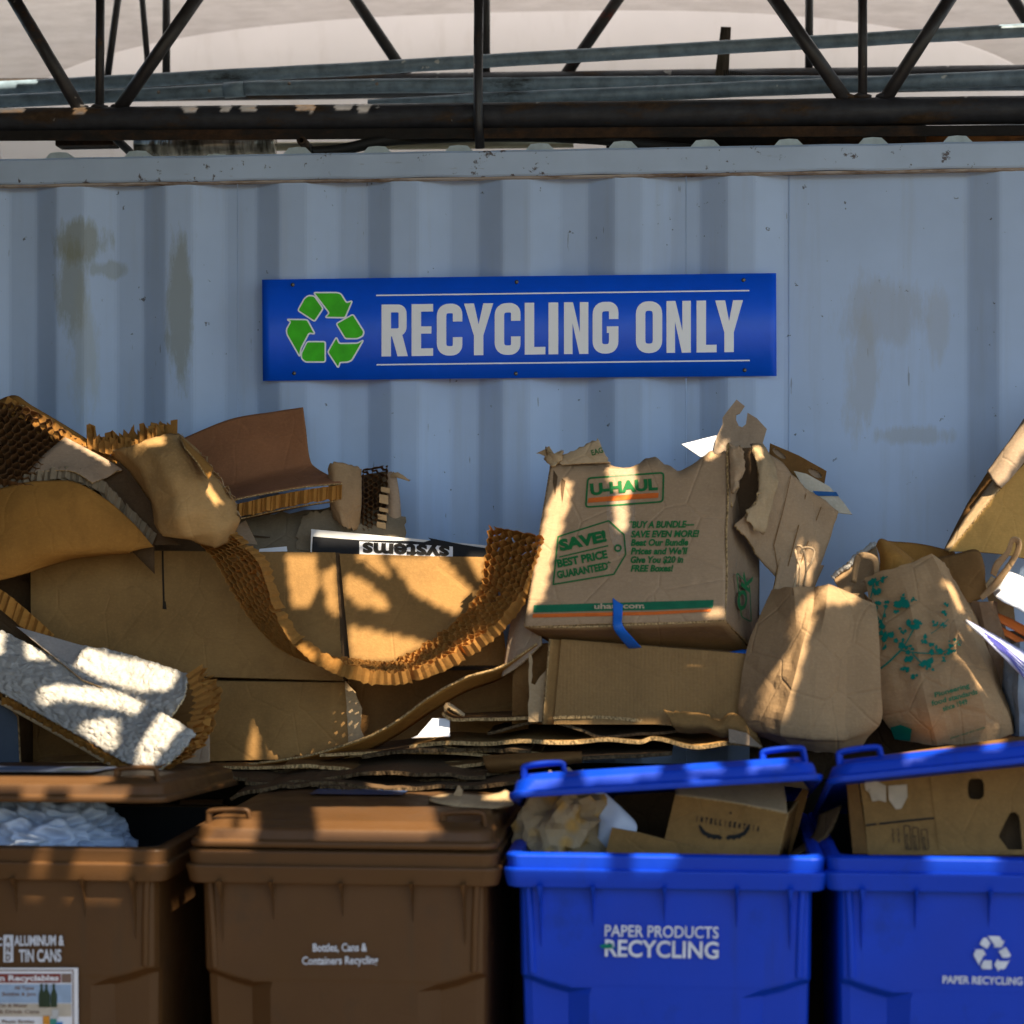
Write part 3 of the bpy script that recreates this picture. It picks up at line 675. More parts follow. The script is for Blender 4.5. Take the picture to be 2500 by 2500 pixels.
o, _ = sheet('curled_paper', [A((803, 1140, -.27), (815, 1127, -.29), (850, 1134, -.27), (880, 1145, -.24)), A((808, 1215, -.28), (820, 1200, -.31), (850, 1205, -.29), (880, 1215, -.25)), A((815, 1262, -.27), (835, 1282, -.31), (860, 1293, -.28), (878, 1292, -.24))], PAPER, None, .003, 18, 14, amp=.004, crease=.008, csc=14, ragged='tb', rag=.008)
tag(o, 'curled tan paper strip standing beside the dark honeycomb slab', 'paper')
t = thing('honeycomb_slab', at(935, 1300, -.24), 'dark honeycomb slab standing on edge with frayed tan strip, right of the mauve sheet', 'honeycomb board')
comb('cells', curve(A((884, 1150, -.215), (882, 1200, -.22), (880, 1296, -.225)), 20), curve(A((944, 1140, -.20), (940, 1200, -.20), (934, 1296, -.205)), 20), None, HONEYD, t, .0125, .03, 33, .3, flip=1)
sheet('back_skin', [A((884, 1160, -.17), (944, 1150, -.17)), A((880, 1300, -.17), (940, 1300, -.17))], CBX, t, .003, 6, 8)
for i, (v0, v1, u) in enumerate(((1188, 1205, 930), (1206, 1232, 926), (1238, 1252, 926), (1254, 1272, 922), (1273, 1292, 920))):
    cut('torn_cell', [(u, v0, -.245), (u + 22, v0 + 4, -.245), (u + 22, v1, -.240), (u, v1 - 5, -.240)], CBP, t, .001)
sheet('skin', [A((932, 1162, -.20), (950, 1152, -.21), (966, 1160, -.20)), A((944, 1220, -.2), (958, 1215, -.21), (976, 1218, -.2)), A((938, 1310, -.2), (960, 1310, -.21), (982, 1305, -.2))], CBG, t, .003, 8, 12, ragged='t', rag=.01, amp=.004)
sheet('torn_flap', [A((955, 1155, -.215), (972, 1153, -.22), (1002, 1172, -.23)), A((952, 1166, -.21), (970, 1166, -.225), (998, 1175, -.23))], CBP, t, .002, 10, 4, ragged='rt', rag=.008)
# mauve bent sheet with a thick honeycomb edge
t = thing('honeycomb_sheet', at(660, 1260, -.30), 'mauve brown bent honeycomb sheet rising behind the pile in front of the container', 'honeycomb board')
sheet('skin', [A((430, 1078, -.14), (560, 1026, -.12), (670, 1006, -.11), (740, 995, -.11)), A((455, 1130, -.17), (590, 1078, -.15), (690, 1060, -.14), (747, 1050, -.14)), A((490, 1185, -.20), (610, 1150, -.18), (700, 1128, -.17), (756, 1118, -.17)), A((520, 1205, -.23), (640, 1172, -.21), (720, 1152, -.20), (774, 1145, -.20)),
      A((560, 1225, -.35), (660, 1206, -.34), (750, 1190, -.33), (836, 1182, -.32))], MAUVE, t, .004, 26, 24, amp=.004)
Pth = curve(A((520, 1240, -.345), (575, 1231, -.35), (660, 1212, -.345), (750, 1195, -.335), (835, 1184, -.325)), 40)
zig('honeycomb_edge', Pth, [Vector((-.002, .004, -.036 + .004 * i / 40)) for i in range(40)], 1, SKIN[0], t, .011, .006, .12, 9)
sheet('lower_skin', [[p + Vector((0, .012, -.036)) for p in Pth[::6]], [p + Vector((0, .12, -.032)) for p in Pth[::6]]], CBD, t, .003, 20, 3)

# left: thick honeycomb panels, smooth orange skin and the big roll
t = thing('honeycomb_board', at(150, 1180, -.42), 'thick honeycomb panel with open dark cells leaning at the top left of the pile', 'honeycomb board')
Fp = curve(A((-60, 1000, -.36), (60, 1010, -.36), (170, 1085, -.36), (300, 1200, -.36)), 24); Rp = curve(A((-90, 1190, -.46), (0, 1190, -.46), (110, 1215, -.46), (200, 1260, -.46)), 24)
comb('cells', Fp, Rp, None, HONEYD, t, .019, .035, 4, .10, flip=-1)
sheet('back_skin', [[p + Vector((0, .04, 0)) for p in Fp[::4]], [p + Vector((0, .04, 0)) for p in Rp[::4]]], CBX, t, .003, 14, 8)
Pth = curve(A((22, 972, -.37), (75, 1000, -.375), (150, 1045, -.38), (230, 1100, -.385), (295, 1142, -.39)), 40)
zig('frayed_edge', Pth, [Vector((-.012, -.012, -.030))] * 40, 1, HONEY, t, .017, .008, .5, 11)
sheet('top_skin', [A((-60, 1010, -.33), (27, 966, -.34), (80, 992, -.35), (200, 1065, -.36), (300, 1135, -.37)), A((-60, 1060, -.37), (0, 1010, -.38), (55, 990, -.375), (190, 1078, -.385), (292, 1150, -.39))], SKIN, t, .003, 24, 4, amp=.003)
t2, _ = sheet('paper_scrap', [A((70, 1155, -.46), (100, 1118, -.44), (140, 1083, -.42), (160, 1068, -.41)), A((170, 1150, -.47), (200, 1135, -.45), (235, 1125, -.43), (290, 1140, -.42)), A((225, 1180, -.48), (245, 1172, -.46), (262, 1166, -.44), (286, 1150, -.43))], CBG, None, .003, 14, 10, amp=.003)
tag(t2, 'tan triangular paper scrap lying on the open dark honeycomb cells', 'paper')
t = thing('honeycomb_board', at(150, 1350, -.50), 'honeycomb panel with smooth orange tan face bulging at the left edge', 'honeycomb board')
sheet('skin', [A((-120, 1235, -.46), (-20, 1200, -.47), (60, 1179, -.48), (120, 1174, -.48), (185, 1178, -.48), (262, 1222, -.47), (330, 1282, -.46), (374, 1335, -.45)), A((-120, 1300, -.49), (-20, 1265, -.51), (60, 1240, -.52), (120, 1235, -.52), (180, 1238, -.515), (240, 1262, -.50), (300, 1300, -.48), (345, 1340, -.46)), A((-120, 1380, -.50), (-20, 1365, -.53), (60, 1345, -.53), (120, 1342, -.53), (175, 1342, -.52), (230, 1343, -.50), (280, 1345, -.48), (318, 1347, -.46)),
      A((-120, 1430, -.49), (-20, 1420, -.51), (60, 1400, -.50), (120, 1380, -.48), (175, 1365, -.46), (230, 1358, -.45), (280, 1352, -.44), (318, 1350, -.44))], SKIN, t, .003, 34, 20, amp=.003)
Pth = curve(A((-120, 1222, -.44), (0, 1186, -.455), (90, 1155, -.46), (170, 1142, -.455), (240, 1168, -.45), (300, 1225, -.44), (345, 1270, -.43), (380, 1305, -.42)), 70)
Ac = [Vector((-.010 * max(0, (i - 35) / 35), -.012, -.030)) for i in range(70)]
zig('honeycomb_edge', Pth, Ac, 1, DULL[0], t, .016, .006, .15, 14)
sheet('back_skin', [[p + Vector((0, .016, .004)) for p in Pth[::6]], [p + Vector((0, .02, -.10)) for p in Pth[::6]]], CBX, t, .003, 30, 3)
# roll
t = thing('honeycomb_roll', at(450, 1340, -.45), 'tan paper-covered honeycomb roll leaning on the large carton, frayed at its top', 'honeycomb board')
rows = [A((262, 1098, -.38), (290, 1093, -.47), (345, 1082, -.50), (400, 1068, -.49), (432, 1056, -.44), (440, 1068, -.38)),
        A((318, 1150, -.40), (345, 1140, -.50), (400, 1126, -.535), (448, 1110, -.52), (476, 1100, -.46), (486, 1112, -.40)),
        A((366, 1220, -.42), (378, 1212, -.52), (430, 1196, -.565), (484, 1176, -.55), (526, 1166, -.48), (534, 1172, -.42)),
        A((378, 1280, -.44), (388, 1272, -.52), (440, 1260, -.575), (510, 1236, -.56), (568, 1225, -.49), (576, 1228, -.43)),
        A((392, 1300, -.45), (405, 1300, -.51), (455, 1308, -.555), (530, 1296, -.55), (583, 1270, -.49), (588, 1272, -.44)),
        A((430, 1300, -.46), (440, 1306, -.49), (480, 1326, -.52), (525, 1340, -.52), (560, 1322, -.48), (572, 1300, -.45))]
sheet('skin', rows, [cardboard('roll_paper', (.42, .245, .095), .4, .5), RIM], t, .004, 30, 30, smooth=False, amp=.006, crease=.012, csc=9, ragged='tr', rag=.010)
Pth = curve(A((205, 1085, -.38), (262, 1108, -.42), (330, 1100, -.46), (395, 1080, -.46), (428, 1066, -.42)), 40)
zig('frayed_cells', Pth, [Vector((-.004, .01, .036))] * 40, 1, HONEY, t, .010, .006, .5, 21)
Pth = curve(A((215, 1085, -.35), (300, 1090, -.37), (350, 1084, -.41), (395, 1075, -.41), (425, 1064, -.38)), 30)
zig('frayed_cells', Pth, [Vector((-.004, .004, .040))] * 30, 1, HONEY, t, .010, .006, .6, 25)
cut('torn_cell', [(362, 1040, -.44), (400, 1037, -.44), (401, 1058, -.44), (363, 1060, -.44)], SKIN, t, .003)
sheet('flap', [A((438, 1064, -.47), (480, 1103, -.50), (522, 1146, -.52)), A((450, 1092, -.545), (482, 1130, -.57), (508, 1172, -.575))], SKIN, t, .003, 12, 5, ragged='tr', rag=.006)
Pth = curve(A((442, 1072, -.44), (486, 1110, -.45), (530, 1166, -.47), (572, 1226, -.48), (586, 1268, -.48)), 30)
zig('torn_edge', Pth, [Vector((.002, -.014, .003))] * 30, 1, CBP[0], t, .012, .003, .9, 29)
cut('dark_inner', [(300, 1110, -.40), (372, 1215, -.41), (395, 1300, -.42), (440, 1330, -.43), (330, 1330, -.42), (250, 1180, -.42)], CBX, t, .003)  # dark sheet painting the shadow left of the roll

# left strips: half-seen honeycomb edge and dark paper
t = thing('honeycomb_board', at(60, 1560, -.50), 'honeycomb strip with pale striped cells at the left edge above the white board', 'honeycomb board')
Pth = curve(A((-80, 1395, -.49), (0, 1438, -.49), (60, 1485, -.50), (130, 1548, -.50)), 30)
zig('striped_edge', Pth, [Vector((-.012, -.006, -.040))] * 30, 1, SKIN[0], t, .021, .010, .12, 31)
sheet('dark_skin', [[p + Vector((-.008, .012, -.035)) for p in Pth[::5]], [p + Vector((-.02, .02, -.13)) for p in Pth[::5]]], CBX, t, .004, 14, 4)

# white-faced honeycomb board, foreground left
t = thing('honeycomb_board', at(300, 1860, -.75), 'white-faced crushed honeycomb board sticking out at lower left above the brown cart', 'honeycomb board')
sheet('white_face', [A((-90, 1490, -.50), (0, 1538, -.52), (140, 1608, -.58), (250, 1668, -.66), (345, 1714, -.74), (440, 1768, -.82), (478, 1796, -.84)), A((-90, 1570, -.58), (0, 1615, -.60), (120, 1680, -.66), (230, 1740, -.74), (330, 1795, -.82), (405, 1830, -.88), (440, 1842, -.89)), A((-90, 1640, -.62), (0, 1690, -.64), (110, 1750, -.70), (210, 1806, -.78), (300, 1858, -.86), (348, 1880, -.90), (385, 1886, -.91))], WP, t, .004, 150, 90, amp=.008, sc=9, crease=.010, csc=62, ragged='rb', rag=.008)
sheet('upper_flap', [A((200, 1576, -.54), (290, 1594, -.58), (380, 1618, -.64), (458, 1644, -.70)), A((188, 1625, -.60), (280, 1672, -.66), (370, 1715, -.74), (452, 1700, -.76)), A((182, 1640, -.60), (260, 1680, -.66), (345, 1722, -.73), (420, 1752, -.78))], WP, t, .004, 90, 50, amp=.007, sc=10, crease=.009, csc=62, ragged='l', rag=.008)
cut('inner_skin', [(40, 1530, -.52), (212, 1580, -.55), (190, 1640, -.60), (345, 1716, -.70), (200, 1660, -.66)], [cardboard('grey_paper', (.33, .30, .28)), RIM], t, .003)
Pth = curve(A((-90, 1640, -.615), (0, 1692, -.635), (110, 1752, -.695), (210, 1808, -.775), (300, 1860, -.855), (360, 1888, -.90)), 60)
zig('lower_edge', Pth, [Vector((-.006, .016, -.016))] * 60, 1, SKIN[0], t, .012, .005, .5, 41)
rod('bottom_skin_edge', [p + Vector((-.008, .014, -.020)) for p in Pth], .0045, CBP[0], t, 6)
comb('torn_cells', curve(A((455, 1648, -.715), (478, 1720, -.76), (440, 1800, -.83), (366, 1886, -.90)), 30), curve(A((492, 1668, -.66), (506, 1740, -.72), (476, 1826, -.80), (405, 1882, -.88)), 30), None, HONEY, t, .017, .03, 44, .45, flip=1)
for i in range(2):
    Pth = curve(A((462 + 16 * i, 1660, -.70), (490 + 8 * i, 1735, -.75), (458 + 12 * i, 1812, -.82), (390 + 8 * i, 1880, -.89)), 30)
    zig('torn_cells', Pth, [Vector((.020, .012, .004))] * 30, 1, SKIN[0] if i else HONEY, t, .015, .008, .7, 50 + i)
sheet('paper_tail', [A((480, 1670, -.62), (500, 1690, -.62), (506, 1720, -.62)), A((470, 1780, -.66), (500, 1790, -.66), (512, 1800, -.66)), A((440, 1862, -.70), (480, 1864, -.70), (512, 1860, -.70))], CBG, t, .002, 8, 12, amp=.004)
cut('blue_grey_board', [(-60, 1690, -.60), (20, 1722, -.60), (44, 1750, -.60), (52, 1905, -.60), (-60, 1905, -.60)], [plain('blue_grey_plastic', (.045, .06, .085), .5, .3), RIM], None, .012); tag(bpy.data.objects['blue_grey_board'], 'blue grey plastic board standing behind the leftmost brown cart', 'board')

# the sagging honeycomb sling
t = thing('honeycomb_strip', at(800, 1690, -.55), 'orange honeycomb paper strip sagging in a U across the large carton', 'honeycomb board')
st = [((560, 1300, -.50), (430, 1290, -.44)), ((632, 1372, -.53), (510, 1350, -.455)), ((664, 1468, -.545), (570, 1450, -.47)), ((690, 1533, -.555), (618, 1520, -.475)), ((733, 1588, -.565), (680, 1582, -.48)), ((792, 1630, -.57), (768, 1622, -.48)), ((860, 1658, -.575), (862, 1636, -.47)),
      ((955, 1672, -.58), (942, 1644, -.47)), ((1060, 1648, -.58), (1022, 1614, -.475)), ((1150, 1600, -.575), (1090, 1566, -.48)), ((1226, 1542, -.565), (1145, 1518, -.485)), ((1285, 1468, -.55), (1188, 1450, -.48)), ((1312, 1400, -.53), (1195, 1380, -.47)), ((1335, 1322, -.50), (1203, 1297, -.455))]
Fp = curve(A(*[s[0] for s in st]), 90); Rp = curve(A(*[s[1] for s in st]), 90)
comb('cells', Fp, Rp, None, HONEY, t, .0185, .028, 6, .16, flip=1)

# curved paper flap and long board edge below the printed box
o, _ = sheet('curved_board', [A((1318, 1385, -.42), (1318, 1500, -.50), (1322, 1572, -.56)), A((1290, 1410, -.42), (1275, 1500, -.50), (1270, 1622, -.55)), A((1262, 1450, -.42), (1245, 1540, -.48), (1225, 1652, -.53))], CBG, None, .004, 16, 10, amp=.004); tag(o, 'pale curved board flap hanging behind the left edge of the moving box', 'cardboard')
o, _ = sheet('curved_board', [A((600, 1868, -.46), (740, 1846, -.49), (880, 1806, -.51), (960, 1765, -.52), (1040, 1705, -.53), (1130, 1655, -.54), (1225, 1628, -.55), (1312, 1572, -.56)), A((600, 1882, -.40), (740, 1866, -.42), (880, 1838, -.44), (960, 1800, -.45), (1040, 1745, -.46), (1130, 1690, -.47), (1225, 1655, -.48), (1300, 1600, -.50))], SKIN, None, .005, 40, 5, amp=.003, ragged='t', rag=.003); tag(o, 'long curved orange board sweeping up from the flat stack to the moving box', 'cardboard')

# upside-down printed box
t = thing('printed_box', at(900, 1400, -.2), 'black and white printed box lying upside down behind the large carton', 'box')
bp = Surf([A((760, 1292, -.312), (1210, 1334, -.312)), A((757, 1392, -.322), (1210, 1402, -.322))], False)
sheet('front_panel', bp, [plain('box_white', (.62, .60, .58), .55, .3, .1), RIM], t, .004, 10, 4, False, False)
bm = bmesh.new(); P = A((764, 1298, -.307), (1206, 1340, -.307), (1206, 1402, -.317), (760, 1392, -.317)); loft(bm, [P, [p + Vector((0, .16, .0)) for p in P]], True, False, True); bmesh.ops.recalc_face_normals(bm, faces=bm.faces[:]); obj('box_body', bm, bpy.data.materials['box_white'], t, False, .003)
GB = plain('gloss_black', (.010, .010, .012), .6, .2, .1)
marks('black_print', poly2d([(764, 1310), (840, 1316), (880, 1319), (1000, 1321), (1035, 1324), (1052, 1319), (1045, 1313), (1130, 1330), (1208, 1342), (1208, 1400), (760, 1390)]), bp, GB, t, .0032)
marks('white_label', poly2d([(878, 1322), (1106, 1335), (1106, 1400), (878, 1396)]), bp, PLAINW, t, .0040)
marks('lettering', text_px('systems', (1098, 1335), (886, 1326), 34, .04), bp, KINK, t, .0048)

# moving box with torn top
t = t0_box = thing('moving_box', at(1560, 1560, -.45), 'big torn kraft moving box with green and orange print and blue tape', 'box')
MB = [cardboard('moving_box_board', (.39, .255, .145), .14, .8), RIM]
fr = Surf([A((1346, 1125, -.40), (1450, 1122, -.40), (1560, 1118, -.40), (1670, 1114, -.40), (1782, 1108, -.40)), A((1313, 1330, -.51), (1430, 1328, -.515), (1545, 1325, -.515), (1660, 1322, -.515), (1776, 1318, -.51)), A((1280, 1530, -.62), (1400, 1528, -.62), (1520, 1526, -.62), (1650, 1522, -.62), (1770, 1515, -.62))], True, .004, 7)
fu = lambda u, v: tuple(fr.on(u, v, 0))
def on_front(pts, off=.0): return [fr.on(u, v, off) for u, v in pts]
top = [(1346, 1150), (1344, 1122), (1352, 1108), (1372, 1132), (1400, 1131), (1440, 1130), (1488, 1128), (1492, 1141), (1520, 1142), (1552, 1138), (1566, 1128), (1580, 1119), (1594, 1117), (1608, 1122), (1632, 1138), (1648, 1147), (1664, 1149), (1690, 1134), (1712, 1119), (1735, 1102), (1752, 1090), (1768, 1082), (1776, 1078)]
rnd = random.Random(3); out = []
for p, q in zip(top, top[1:]):
    for i in range(3): out.append((p[0] + (q[0] - p[0]) * i / 3 + rnd.uniform(-1.5, 1.5), p[1] + (q[1] - p[1]) * i / 3 + rnd.uniform(-3, 3)))
# front panel: columns between the torn top line and the bottom edge
cols = []; n = 56
def topv(u):
    for p, q in zip(out, out[1:]):
        if p[0] <= u <= q[0] or q[0] <= u <= p[0]: return p[1] + (q[1] - p[1]) * (u - p[0]) / ((q[0] - p[0]) or 1)
    return out[-1][1]
bm = bmesh.new(); rowsv = []
for i in range(n + 1):
    ub = 1280 + 490 * i / n; ut = 1346 + 430 * i / n; vt = topv(ut) if i else 1140; vb = 1530 - 15 * i / n; c = []
    for j in range(15):
        s = j / 14; c.append(bm.verts.new(fr.on(ut + (ub - ut) * s, vt + (vb - vt) * s, 0)))
    rowsv.append(c)
for p, q in zip(rowsv, rowsv[1:]):
    for j in range(14): bm.faces.new((p[j], q[j], q[j + 1], p[j + 1]))
bmesh.ops.recalc_face_normals(bm, faces=bm.faces[:])
obj('front_panel', bm, MB, t, True, .005)
sheet('bottom', [A((1280, 1530, -.618), (1520, 1527, -.618), (1770, 1515, -.618)), A((1375, 1585, -.42), (1600, 1592, -.42), (1850, 1608, -.40))], [cardboard('moving_box_bottom', (.34, .20, .085), .2, .5), RIM], t, .005, 14, 8, amp=.003)
sheet('side_panel', [A((1778, 1085, -.398), (1792, 1120, -.34), (1835, 1175, -.24)), A((1774, 1300, -.508), (1800, 1340, -.44), (1850, 1380, -.34)), A((1770, 1515, -.618), (1805, 1552, -.54), (1852, 1600, -.42))], [cardboard('moving_box_side_shade', (.29, .19, .11), .2, .8), RIM], t, .005, 14, 18, amp=.006)  # darker copy of the front board: shade put into the colour
sheet('left_side', [A((1346, 1130, -.397), (1352, 1150, -.20)), A((1281, 1528, -.617), (1370, 1580, -.42))], MB, t, .004, 6, 10)
sheet('back_panel', [A((1352, 1160, -.20), (1835, 1180, -.22)), A((1375, 1588, -.42), (1850, 1606, -.40))], CBX, t, .004, 8, 8)
sheet('torn_flap', [A((1350, 1118, -.40), (1400, 1100, -.405), (1458, 1072, -.40)), A((1356, 1128, -.412), (1410, 1118, -.418), (1478, 1104, -.412)), A((1372, 1136, -.418), (1430, 1132, -.424), (1490, 1130, -.418))], [cardboard('flap_inside', (.47, .33, .19), .15, .7), RIM], t, .004, 16, 8, ragged='ltr', rag=.008)
fl = Surf([A((1350, 1110, -.42), (1458, 1072, -.42)), A((1372, 1136, -.435), (1490, 1128, -.435))], False)
marks('print', text_px('EAG', (1446, 1114), (1474, 1106), 13, .03), fl, GINK, t, .006)
for i, P in enumerate(([(1309, 1107, -.39), (1332, 1098, -.39), (1340, 1089, -.40), (1352, 1108, -.405), (1372, 1098, -.40), (1362, 1120, -.405), (1348, 1136, -.405), (1338, 1124, -.40), (1318, 1108, -.39)],)):
    cut('frayed_corner', P, CBP, t, .004, rag=.003)
sheet('frayed_corner', [A((1330, 1092, -.40), (1350, 1108, -.42), (1375, 1100, -.42)), A((1340, 1130, -.41), (1352, 1140, -.425), (1372, 1128, -.42))], CBP, t, .003, 8, 6, ragged='lrtb', rag=.012, crease=.02, csc=40)
for P in ([(1352, 1150), (1362, 1166), (1356, 1212), (1350, 1180)], [(1372, 1170), (1381, 1176), (1373, 1230), (1369, 1196)]):
    marks('flap_shadow', poly2d(P), fr, CBX[0], t, .0035)  # cast shadow of the torn flap, painted as dark marks
def lz(x, y): return (1200 + x / 2.76, 950 + y / 2.76)
fp = [lz(650, 605), lz(1160, 568), lz(1155, 765), lz(635, 800)]
marks('print', stroke(rounded(fp, 9), 4.2, True), fr, GINK, t)
ct = N('clear_tape', .22, .5); ct.col((.62, .50, .38)); ct.put(ct.b.inputs['Alpha'], ct.ramp(ct.noise(30, 5, .7), .3, .7, .12, .34)); ct.bump(ct.noise(26, 4, .6), .6, .006)
marks('clear_tape', poly2d([lz(790, 545), lz(880, 545), lz(972, 542), lz(970, 700), lz(965, 900), lz(940, 1085), lz(860, 1130), lz(800, 1010), lz(775, 850), lz(780, 690)]), fr, ct.m, t, .0034)
marks('print', text_px('U-HAUL', lz(668, 716), lz(1122, 681), 26, .05), fr, GINK, t)
marks('print', poly2d([lz(655, 738), lz(975, 713), lz(1127, 704), lz(1124, 738), (lz(975, 747)), lz(650, 770)]), fr, OINK, t)
tp = [lz(450, 1000), lz(790, 893), lz(893, 985), lz(905, 1120), lz(825, 1255), lz(417, 1322)]
marks('print', stroke(tp, 3.6, True), fr, GINK, t)
marks('print', text_px('SAVE!', lz(463, 1094), lz(780, 1026), 25, .06), fr, GINK, t)
marks('print', stroke([lz(458, 1137), lz(787, 1060)], 3.2), fr, GINK, t)
marks('print', text_px('BEST PRICE', lz(448, 1206), lz(785, 1141), 18.5, .045), fr, GINK, t)
marks('print', text_px('GUARANTEED*', lz(446, 1281), lz(812, 1216), 17.5, .045), fr, GINK, t)
marks('print', stroke([(lz(852, 1077)[0] + 7.4 * cos(a / 16 * 6.2832), lz(852, 1077)[1] + 7.4 * sin(a / 16 * 6.2832)) for a in range(16)], 4.4, True), fr, GINK, t)
for s, y, x1 in (('*BUY A BUNDLE—', 940, 1366), ('SAVE EVEN MORE!', 1003, 1400), ('Beat Our Bundle', 1060, 1326), ("Prices and We'll", 1118, 1322), ('Give You $20 in', 1177, 1292), ('FREE Boxes!', 1236, 1226)):
    marks('print', text_px(s, lz(938 if s[0] != '*' else 926, y), lz(x1, y - 2), 15.5, .042, .22), fr, GINK, t)
marks('print', poly2d([lz(287, 1462), lz(690, 1450), lz(1100, 1440), lz(1497, 1430), lz(1492, 1480), lz(1095, 1494), lz(690, 1502), lz(283, 1512)]), fr, DGREEN, t)
marks('print', poly2d([lz(280, 1522), lz(690, 1513), lz(1100, 1504), lz(1482, 1491), lz(1476, 1506), lz(1095, 1526), lz(690, 1538), lz(277, 1546)]), fr, OINK, t)
marks('print', text_px('uhaul.com', lz(693, 1489), lz(1030, 1484), 13, .03), fr, ink('tan_ink', (.48, .35, .22), .8, .1), t, .0056)
sd = Surf([A((1774, 1300, -.508), (1850, 1380, -.34)), A((1770, 1515, -.618), (1852, 1600, -.42))], False)
marks('print', text_px('OK', (1804, 1498), (1826, 1408), 24, .03, 0, up=(-20, -16)), sd, GINK, t, .012)
marks('print', stroke(rounded([(1786, 1400), (1818, 1432), (1822, 1520), (1798, 1508)], 6), 2.4, True), sd, GINK, t, .012)
TAPE = plain('blue_tape', (.012, .13, .52), .5, .3, .12)
tb = obj('tape', bmesh.new(), TAPE, t) if 0 else None
sheet('tape', [[fr.on(1496, 1463, .006), fr.on(1508, 1472, .006), fr.on(1521, 1480, .006)], [fr.on(1497, 1500, .006), fr.on(1508, 1502, .007), fr.on(1520, 1502, .006)], [at(1498, 1534, -.632), at(1510, 1534, -.634), at(1520, 1526, -.632)], [at(1520, 1566, -.60), at(1532, 1562, -.60), at(1544, 1556, -.60)], [at(1536, 1584, -.56), at(1550, 1584, -.56), at(1568, 1582, -.56)]], [TAPE], t, .001, 6, 16)
o, _ = sheet('tape', [A((1764, 1596, -.54), (1800, 1588, -.54), (1838, 1584, -.54)), A((1768, 1602, -.55), (1800, 1600, -.55), (1836, 1594, -.55))], [TAPE], t, .001, 6, 2)
# right-hand flaps of the moving box
_, sff = sheet('side_flap', [A((1835, 1092, -.30), (1868, 1102, -.31), (1950, 1175, -.30), (2041, 1252, -.28)), A((1850, 1180, -.40), (1880, 1190, -.39), (1940, 1250, -.35), (2020, 1330, -.31)), A((1832, 1240, -.44), (1850, 1262, -.43), (1915, 1330, -.37), (1995, 1400, -.32)), A((1788, 1284, -.47), (1810, 1312, -.46), (1885, 1400, -.38), (1965, 1462, -.33))], MB, t, .005, 22, 20, ragged='lb', rag=.007, amp=.006, crease=.022, csc=9)
sheet('side_flap', [A((1905, 1330, -.36), (1960, 1370, -.34), (2010, 1380, -.30)), A((1888, 1440, -.40), (1940, 1450, -.37), (1985, 1440, -.31)), A((1850, 1560, -.42), (1920, 1560, -.38), (1960, 1540, -.32))], MB, t, .005, 10, 10, amp=.006)
sheet('torn_flap', [A((1776, 1082, -.395), (1795, 1090, -.38), (1815, 1092, -.37)), A((1782, 1150, -.42), (1795, 1150, -.40), (1812, 1130, -.38)), A((1782, 1240, -.46), (1790, 1230, -.44), (1800, 1190, -.40))], MB, t, .005, 8, 14, ragged='r', rag=.01, crease=.01, csc=20)
for q in ([(1925, 1165), (1905, 1240), (1885, 1330), (1895, 1395)], [(1968, 1205), (1942, 1290), (1915, 1390)], [(2000, 1240), (1965, 1330), (1938, 1420)], [(1870, 1120), (1868, 1200), (1850, 1290)]):
    marks('fold_line', stroke(q, 2.0), sff, CBD[0], t, .0065)
sheet('torn_flap', [A((1830, 1086, -.345), (1858, 1094, -.35), (1892, 1128, -.345)), A((1852, 1150, -.42), (1868, 1160, -.425), (1894, 1176, -.41)), A((1846, 1215, -.455), (1862, 1236, -.455), (1884, 1240, -.44)), A((1818, 1262, -.48), (1838, 1290, -.475), (1862, 1306, -.455))], CBP, t, .004, 12, 16, ragged='lb', rag=.012, amp=.004, crease=.02, csc=16)
sheet('torn_flap', [A((1780, 1084, -.40), (1792, 1094, -.41), (1806, 1088, -.40)), A((1782, 1150, -.44), (1796, 1156, -.45), (1814, 1150, -.43)), A((1784, 1200, -.47), (1792, 1200, -.475), (1802, 1190, -.46))], MB, t, .004, 8, 14, ragged='rb', rag=.014, crease=.02, csc=22)
# boards sticking out behind the moving box
hook = [(1738, 1120), (1750, 1066), (1764, 1036), (1764, 1020), (1776, 1004), (1798, 976), (1818, 992), (1806, 1010), (1798, 1013), (1797, 1026), (1804, 1041), (1812, 1044), (1821, 1036), (1825, 1008), (1848, 1022), (1872, 1048), (1862, 1082), (1884, 1116), (1880, 1150), (1800, 1180)]
o = cut('hooked_board', [(u, v, -.20 - .0002 * (v - 976)) for u, v in hook], CBG, None, .005); tag(o, 'kraft board with a hook-shaped cutout sticking up behind the moving box', 'cardboard')
o = cut('white_board', [(1664, 1085, -.20), (1750, 1063, -.20), (1770, 1120, -.22), (1710, 1116, -.22)], [PLAINW, RIM], None, .003); tag(o, 'pointed white board corner sticking out left of the hook-shaped board', 'cardboard')
pl = [(1880, 1082), (1950, 1112), (2018, 1150), (2011, 1192), (1990, 1230), (1930, 1190), (1876, 1120)]
ov = [[(1884 + 18 * cos(a) * .9 + 18 + 4 * sin(a), 1108 + 10 * sin(a) + 8 * cos(a), -.17) for a in [i * .5236 for i in range(12)]], [(1990 + 17 * cos(a), 1156 + 9 * sin(a) + 8 * cos(a), -.17) for a in [i * .5236 for i in range(12)]]]
o = cut('brown_board', [(u, v, -.17) for u, v in pl], CBD, None, .005, holes=ov); tag(o, 'dark brown board with oval hand holes leaning right of the hook-shaped board', 'cardboard')
cut('plastic_insert', [(1880, 1095, -.163), (1925, 1100, -.163), (1925, 1128, -.163), (1880, 1125, -.163)], CBG, o, .002); cut('plastic_insert', [(1965, 1140, -.163), (2010, 1145, -.163), (2008, 1172, -.163), (1970, 1172, -.163)], CBG, o, .002)
